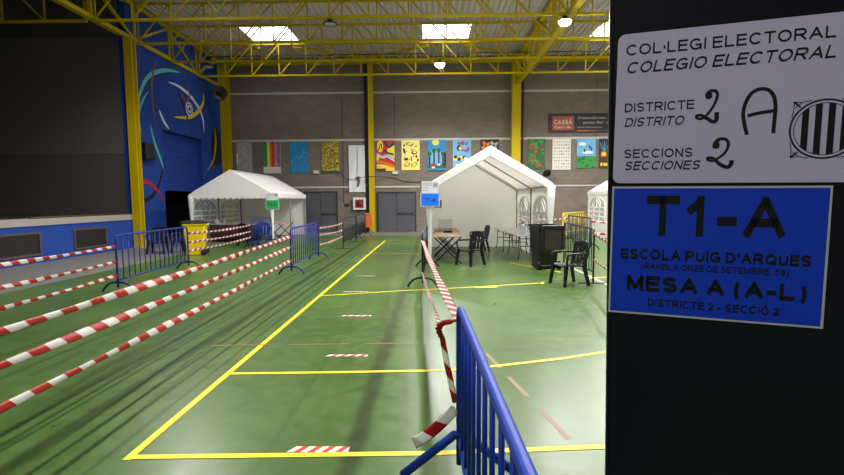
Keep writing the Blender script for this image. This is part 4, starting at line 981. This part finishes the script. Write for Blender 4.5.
fr = lambda a, c: LZ(a, c, .0018)
o = MB(); B = .016
def line(s_, u0, u1, w0, w1, sh=0, sw=.175):
    o = MB(); put_caps(o, s_, fr, u0, u1, w0, w1, sw, sh); o.build('text_line', INK, par)
par = sg
line('COL·LEGI ELECTORAL', .0178, .396, .407, .431); line('COLEGIO ELECTORAL', .019, .403, .368, .393, .28)
line('DISTRICTE', .0195, .157, .283, .303); line('DISTRITO', .0203, .1415, .2505, .2705, .28)
line('SECCIONS', .022, .159, .1808, .2005); line('SECCIONES', .0233, .177, .1537, .1735, .28)
def hand(nm, strokes):
    o = MB(); lay = 0
    for pts, wd in strokes:
        for q in stroke2(pts, wd): lay += 1; o.poly([LZ(a, c, .0018+lay*1e-6) for a, c in q])
    o.build(nm, INK, sg)
hand('handwritten_figure', [([(0.1854, 0.3098), (0.1829, 0.3055), (0.1806, 0.3114), (0.1862, 0.3185), (0.196, 0.3178), (0.1995, 0.3088), (0.1953, 0.2915), (0.1845, 0.2723), (0.1732, 0.2617), (0.164, 0.2631), (0.1629, 0.2681), (0.1709, 0.2686), (0.1831, 0.2612), (0.1933, 0.2541), (0.1998, 0.2573), (0.2001, 0.2736)], lambda t: .0085-.0035*math.sin(PI*t)**2), (ell(.1845, .309, .003, .004)+[(.1875, .309)], .006)])
hand('handwritten_figure', [([(0.2037, 0.2038), (0.1999, 0.2004), (0.2007, 0.2093), (0.2089, 0.217), (0.2206, 0.2153), (0.225, 0.204), (0.22, 0.1887), (0.2089, 0.1778), (0.1975, 0.1714), (0.1882, 0.1738), (0.1892, 0.1783), (0.1992, 0.1758), (0.2116, 0.1635), (0.2255, 0.1574), (0.2318, 0.164), (0.2325, 0.1719)], lambda t: .0085-.0035*math.sin(PI*t)**2), (ell(.2035, .204, .003, .004)+[(.2065, .204)], .006)])
hand('handwritten_letter', [([(0.2575, 0.2239), (0.2514, 0.2469), (0.2483, 0.2688), (0.2516, 0.2902), (0.2611, 0.309), (0.2755, 0.3165), (0.2903, 0.3133), (0.3001, 0.2999), (0.3043, 0.2784), (0.3039, 0.2529), (0.3033, 0.2251)], .0072), ([(0.2561, 0.2631), (0.2782, 0.268), (0.3072, 0.2715)], .007)])
o = MB(); cx, cz = .389, .2305; r0 = .0555; r1 = .0595
for i in range(40):
    a0, a1 = 2*PI*i/40, 2*PI*(i+1)/40
    for ra, rb_ in ((r0+.0005, r1), (r0-.005, r0-.0035)): o.poly([fr(cx+ra*math.cos(a0), cz+ra*math.sin(a0)), fr(cx+rb_*math.cos(a0), cz+rb_*math.sin(a0)), fr(cx+rb_*math.cos(a1), cz+rb_*math.sin(a1)), fr(cx+ra*math.cos(a1), cz+ra*math.sin(a1))])
for k in range(4):
    xa = cx-.0385+k*.0215; xb = xa+.0115; ri = r0-.004
    P = []
    for i in range(7): x = xa+(xb-xa)*i/6; P.append((x, cz+math.sqrt(max(0, ri*ri-(x-cx)**2))))
    for i in range(7): x = xb-(xb-xa)*i/6; P.append((x, cz-math.sqrt(max(0, ri*ri-(x-cx)**2))))
    o.poly([fr(a, c) for a, c in P])
for sx in (-1, 1):
    for sz in (-1, 1):
        kx, kz = cx+sx*.054, cz+sz*.056
        for q in stroke2([(kx, kz), (kx-sx*.012, kz-sz*.002), (kx-sx*.03, kz+sz*.001)], .0016)+stroke2([(kx, kz), (kx-sx*.001, kz-sz*.012), (kx+sx*.002, kz-sz*.032)], .0016)+stroke2([(kx, kz), (kx-sx*.012, kz-sz*.012)], .003)+stroke2([(kx-sx*.004, kz-sz*.012), (kx-sx*.007, kz-sz*.007), (kx-sx*.013, kz-sz*.004)], .0018): o.poly([fr(a, c) for a, c in q])
        o.poly([fr(a, c) for a, c in ell(kx-sx*.003, kz-sz*.003, .004, .0022, 8, .8*sx*sz)])
o.build('crest', INK, sg)
sb = sign_root('polling_station_notice', 'blue T1-A notice below the white one on the black panel', 'notice')
o = MB(); o.prism([(.0015, -.176), (.412, -.175), (.4105, .118), (.0, .117)], lambda a, c, k: LZ(a, c, k), 0, .001); o.build('sheet_border', PAPER, sb)
o = MB(); o.prism([(.0055, -.1715), (.407, -.1705), (.4065, .1135), (.004, .1125)], lambda a, c, k: LZ(a, c, k), .0011, .0014); o.build('sheet', BLUEPAPER, sb)
par = sb
line('T1-A', .074, .336, .007, .0965, 0, .21); line("ESCOLA PUIG D'ARQUES", .024, .384, -.0485, -.0245, 0, .25)
line('(RAMBLA ONZE DE SETEMBRE, 59)', .068, .347, -.0700, -.0555, 0, .21); line('MESA A (A-L)', .0395, .380, -.1215, -.0855, 0, .265); line('DISTRICTE 2 - SECCIÓ 2', .0845, .335, -.155, -.1375, 0, .23)
